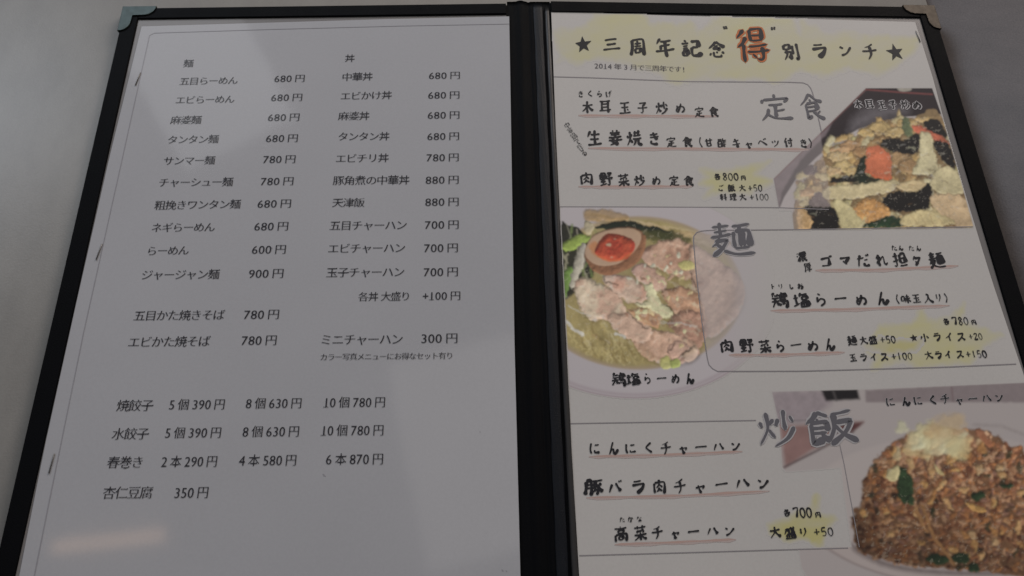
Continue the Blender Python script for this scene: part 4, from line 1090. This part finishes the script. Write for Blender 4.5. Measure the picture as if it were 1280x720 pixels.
# pale panel on the right side, soft fade of the photo's right end
pan = p.inside([(505,125),(520,100),(545,94),(900,94),(900,604),(600,604),(572,590),(558,540),(520,240)], 3)
p.veil(pan, (144,137,138), .52)
p.veil(np.clip((s2 - .85) * 4, 0, 1) * (p.X > 560) * np.clip(1.06 - s2, 0, 1) * 0, (150,140,140), .3)
p.A = np.clip((1.0 - e) * 60 + .5, 0, 1) * np.clip((800 - p.X) / 170, 0, 1)
lft = to_leaf('R', 700, 300)
p.A *= np.clip((p.X - (28 + (p.Y - 8) * .052)) / 3, 0, 1) * (p.Y > 11)
p.sat, p.gain, p.blur, p.tex, p.warp = 0.82, (1.14, 1.12, 1.02), 1, .16, 9
egg_d = np.hypot((p.X - 228) / 120, (p.Y - 172) / 95)
p.fmask = np.clip((.98 - s2) * 8, 0, 1) * (1 - pan * .6) * np.clip((egg_d - .85) * 3, .12, 1)
p.build('food_photo', 'R', lambda X, Y: (690 + X / 2.88, 255 + Y / 2.88), special_sheet, .00004, 'printed photo of a soup bowl with half egg and sliced pork')

# --- photograph 3: mound of fried rice
p = Paint(36, 960, 10, 735, 2.7, (140,133,131))
p.blob([(380,52),(960,20),(960,95),(380,95)], (112,102,103), round_=False, soft=8, shade=0, wob=2, amp=.08)
p.line([(690,40),(695,90)], 6, (96,78,80), soft=5, op=.7)
p.blob([(36,55),(225,48),(260,95),(180,170),(60,180)], (124,114,117), round_=False, soft=25, shade=0, wob=6)
p.blob([(218,48),(350,46),(360,84),(238,90)], (30,28,30), round_=False, soft=10, shade=0, wob=1)
p.line([(262,50),(275,88)], 8, (70,66,66), soft=6, op=.7); p.line([(120,160),(230,158)], 3, (100,92,94), soft=4)
p.blob([(70,180),(230,172),(372,165),(330,200),(200,262),(90,330)], (118,90,86), round_=False, soft=18, shade=0, wob=3, amp=.12, ns=40)
p.blob([(290,176),(372,166),(340,198),(300,205)], (78,48,48), round_=False, soft=12, shade=0, wob=3)
p.line([(88,328),(200,272),(335,200)], 8, (66,52,54), soft=8, op=.8)
q = ((p.X - 700) / 560)**2 + ((p.Y - 470) / 262)**2
p.veil(np.clip((1 - q) * 12, 0, 1) * (p.Y > 170), (150,142,138), .5)
q1 = ((p.X - 720) / 600)**2 + ((p.Y - 420) / 330)**2
p.veil(np.clip((1 - q1) * 30 + .5, 0, 1) * (p.Y > 612), (144,134,130), 1)
p.veil(np.clip(1 - np.abs(q1 - 1) * 25, 0, 1) * (p.Y > 612), (116,104,102), .7)
p.line([(770,175),(870,180),(960,215)], 10, (122,114,112), soft=12, op=.6)
mound = [(350,618),(336,540),(338,480),(365,465),(372,380),(420,300),(480,242),(540,215),(620,195),(740,190),(830,205),(900,255),(960,290),(1000,690),(760,696),(600,688),(480,668),(400,645)]
p.blob([(330,600),(420,655),(560,690),(760,702),(1000,700),(1000,715),(700,718),(480,695),(350,640)], (104,94,92), soft=18, shade=0, wob=2)
p.blob(mound, (100,72,50), soft=10, wob=14, ws=20, shade=.2, amp=.4, ns=16)
mm = p.inside(mound, 1, True) 
def inm(x, y):
    j = int((y - p.y0) / p.st); i = int((x - p.x0) / p.st)
    return 0 <= j < mm.shape[0] and 0 <= i < mm.shape[1] and mm[j, i] > .5
pal = [(138,98,68),(122,82,56),(148,112,82),(104,66,44),(156,122,92),(132,86,52),(86,54,38),(146,98,54),(120,88,74)]
for k in range(1700):
    x, y = rs.uniform(330, 960), rs.uniform(195, 700)
    if not inm(x, y): continue
    f = 1.0 - .20 * (y - 200) / 500 - .18 * max(0, (460 - x) / 130)
    if x > 700: f += .08
    c = tuple(v * f for v in rs.choice(pal))
    p.blob(jelly(x, y, rs.uniform(8, 17), rs.uniform(4.5, 9), 7, rs.uniform(0, 3.1)), c, shade=.55, rim=5, wob=2, ws=8, soft=5, amp=.1)
for k in range(46):
    x, y = rs.uniform(370, 950), rs.uniform(230, 690)
    if inm(x, y): p.blob(jelly(x, y, rs.uniform(8, 22), rs.uniform(5, 11), 6, rs.uniform(0, 3.1)), rs.choice([(40,34,28),(50,40,30),(36,46,32)]), shade=.3, wob=5, ws=9, soft=7, op=.8)
for k in range(60):
    x, y = rs.uniform(360, 950), rs.uniform(240, 690)
    if inm(x, y): p.blob(jelly(x, y, rs.uniform(12, 27), rs.uniform(8, 15), 8, rs.uniform(0, 3.1), .3), rs.choice([(156,118,66),(160,126,80),(146,104,56),(136,100,66),(158,130,92)]), shade=.6, rim=10, wob=6, ws=11, soft=6, amp=.25, sh=.5)
for x, y, a, b_ in ((520,400,30,52),(500,345,26,20),(540,445,14,20),(780,430,26,18),(720,655,34,22),(640,660,40,22),(770,690,22,20),(885,395,26,10)):
    p.blob(jelly(x, y, a, b_), (38,54,36), wob=6, ws=10, shade=.6, amp=.5, ns=8, soft=6)
p.blob([(455,345),(500,322),(492,372),(462,376)], (158,152,112), wob=4)
p.blob([(740,455),(800,470),(815,490),(770,486)], (168,128,66), wob=4, shade=.6); p.blob([(628,316),(662,358),(640,350)], (166,152,104), wob=2)
for pts in ([(585,470),(620,570),(700,680)], [(560,480),(600,560)]): p.line(pts, 11, (134,98,58), soft=5); 
for k in range(60):
    x, y = rs.gauss(620, 62), rs.gauss(232, 30)
    if y < 150: continue
    p.blob(jelly(x, y, rs.uniform(14, 34), rs.uniform(10, 20), 8, rs.uniform(0, 3), .3), rs.choice([(176,158,116),(168,144,98),(178,164,130),(160,134,88),(172,156,118)]), shade=.25, rim=12, wob=6, ws=12, soft=12, amp=.12, op=.7)
p.blob([(600,190),(640,150),(720,140),(735,185),(700,230),(620,220)], (160,138,98), wob=16, ws=20, soft=30, shade=.1, op=.7)
p.blob([(668,235),(735,220),(740,300),(690,290)], (174,156,112), wob=10, shade=.2, soft=18, op=.7)
vol = np.clip(1.12 - .30 * np.clip((430 - p.X) / 90, 0, 1) - .42 * np.clip((p.Y - 420) / 260, 0, 1) + .12 * np.clip((p.X - 700) / 200, 0, 1), .3, 1.3)
p.C = np.where(mm[..., None] > .5, p.C * vol[..., None], p.C)
p.blob([(775,195),(800,195),(835,245),(815,252)], (142,92,62), wob=4, shade=.5)
p.A = p.inside([(43,57),(390,48),(960,24),(960,740),(180,740),(150,690),(140,622),(330,616),(300,400),(292,330),(95,345),(80,330),(70,180)], 4)
p.A = np.maximum(p.A, p.inside([(292,240),(360,620),(200,640),(300,400)], 10) * 0)
p.sat, p.gain, p.blur, p.tex, p.warp = 0.84, (0.92, 0.87, 0.80), 2, .20, 5
p.fmask = mm * np.clip((p.Y - 190 - 120 * np.exp(-((p.X - 610) / 130)**2)) / 50, 0, 1)
p.build('food_photo', 'R', lambda X, Y: (950 + X / 2.88, 470 + Y / 2.88), special_sheet, .00004, 'printed photo of a mound of fried rice on a plate')

# --- yellow watercolour splashes
def splash(x0, y0, x1, y1, polys, col, step=1.5, edge=7, op=.85, seed=1, h=.00002):
    p = Paint(x0, x1, y0, y1, step, (140,132,130)); p.sd = seed * 97
    p.C[:] = PAPER
    m = np.zeros(p.X.shape)
    for pts, o in polys:
        d = p.sdf(np.array(pts, float), p.X, p.Y) + edge * (fbm(p.X, p.Y, 16, seed) - .5) + edge * .5 * (fbm(p.X, p.Y, 5, seed + 4) - .5)
        m = np.maximum(m, np.clip(d / 8 + .5, 0, 1) ** .8 * o)
    m = m * (.35 + .75 * fbm(p.X * 1.0 + p.Y * .9, p.Y * 2.2, 42, seed + 9) + .35 * fbm(p.X, p.Y, 12, seed + 19)) * op
    m = np.clip(m, 0, 1)
    p.C = PAPER * (1 - m[..., None]) + (PAPER * np.array(col)) * m[..., None]
    p.A = np.clip(m * 50, 0, 1) * (p.Y > 15.5 + (p.X - 700) * .028) * (p.X < 1141 + (p.Y - 27.5) * .32)
    p.C = np.where(m[..., None] > .02, p.C, PAPER)
    p.build('yellow_wash', 'R', lambda X, Y: (X, Y), special_sheet, h)
YL = (1.07, 1.05, .60)
splash(690, 14, 1156, 112, [([(693,42),(728,34),(742,18),(800,17),(812,30),(862,28),(872,40),(905,18),(990,22),(1000,44),(1150,48),(1142,62),(1128,80),(1090,96),(1060,82),(1036,96),(1000,88),(968,106),(950,98),(890,98),(840,104),(822,92),(780,76),(745,72),(728,78),(700,72)], .8),
     ([(1000,24),(1030,40),(1080,44),(1060,54),(1000,52)], .7), ([(720,60),(700,76),(730,70)], .5)], YL, seed=4, edge=10, op=.85)
splash(872, 198, 968, 254, [([(876,212),(905,214),(918,210),(962,202),(944,218),(966,226),(950,234),(936,244),(900,240),(880,246),(890,234),(874,230),(886,222)], .9)], YL, seed=8, op=.95, edge=6)
splash(1050, 375, 1256, 470, [([(1086,438),(1100,408),(1140,404),(1152,390),(1160,402),(1190,396),(1206,380),(1204,402),(1228,412),(1252,418),(1232,432),(1212,452),(1170,454),(1150,460),(1130,446),(1090,462),(1096,448)], .85)], YL, seed=12, op=.95, edge=9)
splash(1070, 415, 1160, 450, [([(1080,432),(1100,424),(1150,426),(1144,438),(1110,442)], .9)], (1.0, .96, .40), seed=15, op=.9, edge=8, h=.00003)
splash(955, 612, 1050, 690, [([(962,668),(960,656),(985,648),(998,640),(1012,640),(1020,618),(1024,642),(1046,650),(1034,662),(1026,682),(1000,672),(985,676)], .95)], (1.02, .98, .45), seed=19, op=1.0, edge=8)

# small grey marks on the price list
for x, y, a, b_ in ((405, 594, 3.0, 1.2), (628, 713, 2.2, 1.2), (633, 714, 1.6, 1.0), (600, 540, 1.5, 1.0), (340, 310, 1.6, 1.0)):
    c = to_leaf('L', x, y); kx, ky = scale_at('L', x, y)
    ik = Ink('L', .00006)
    ik.poly([(c[0] - a * kx * math.cos(t) * random.uniform(.7, 1.2) * .7, c[1] - (b_ * math.sin(t) * random.uniform(.8, 1.2) + a * .45 * math.cos(t)) * ky) for t in [2 * math.pi * i / 9 for i in range(9)]])
    ik.build('smudge', M_LINE2, list_sheet)
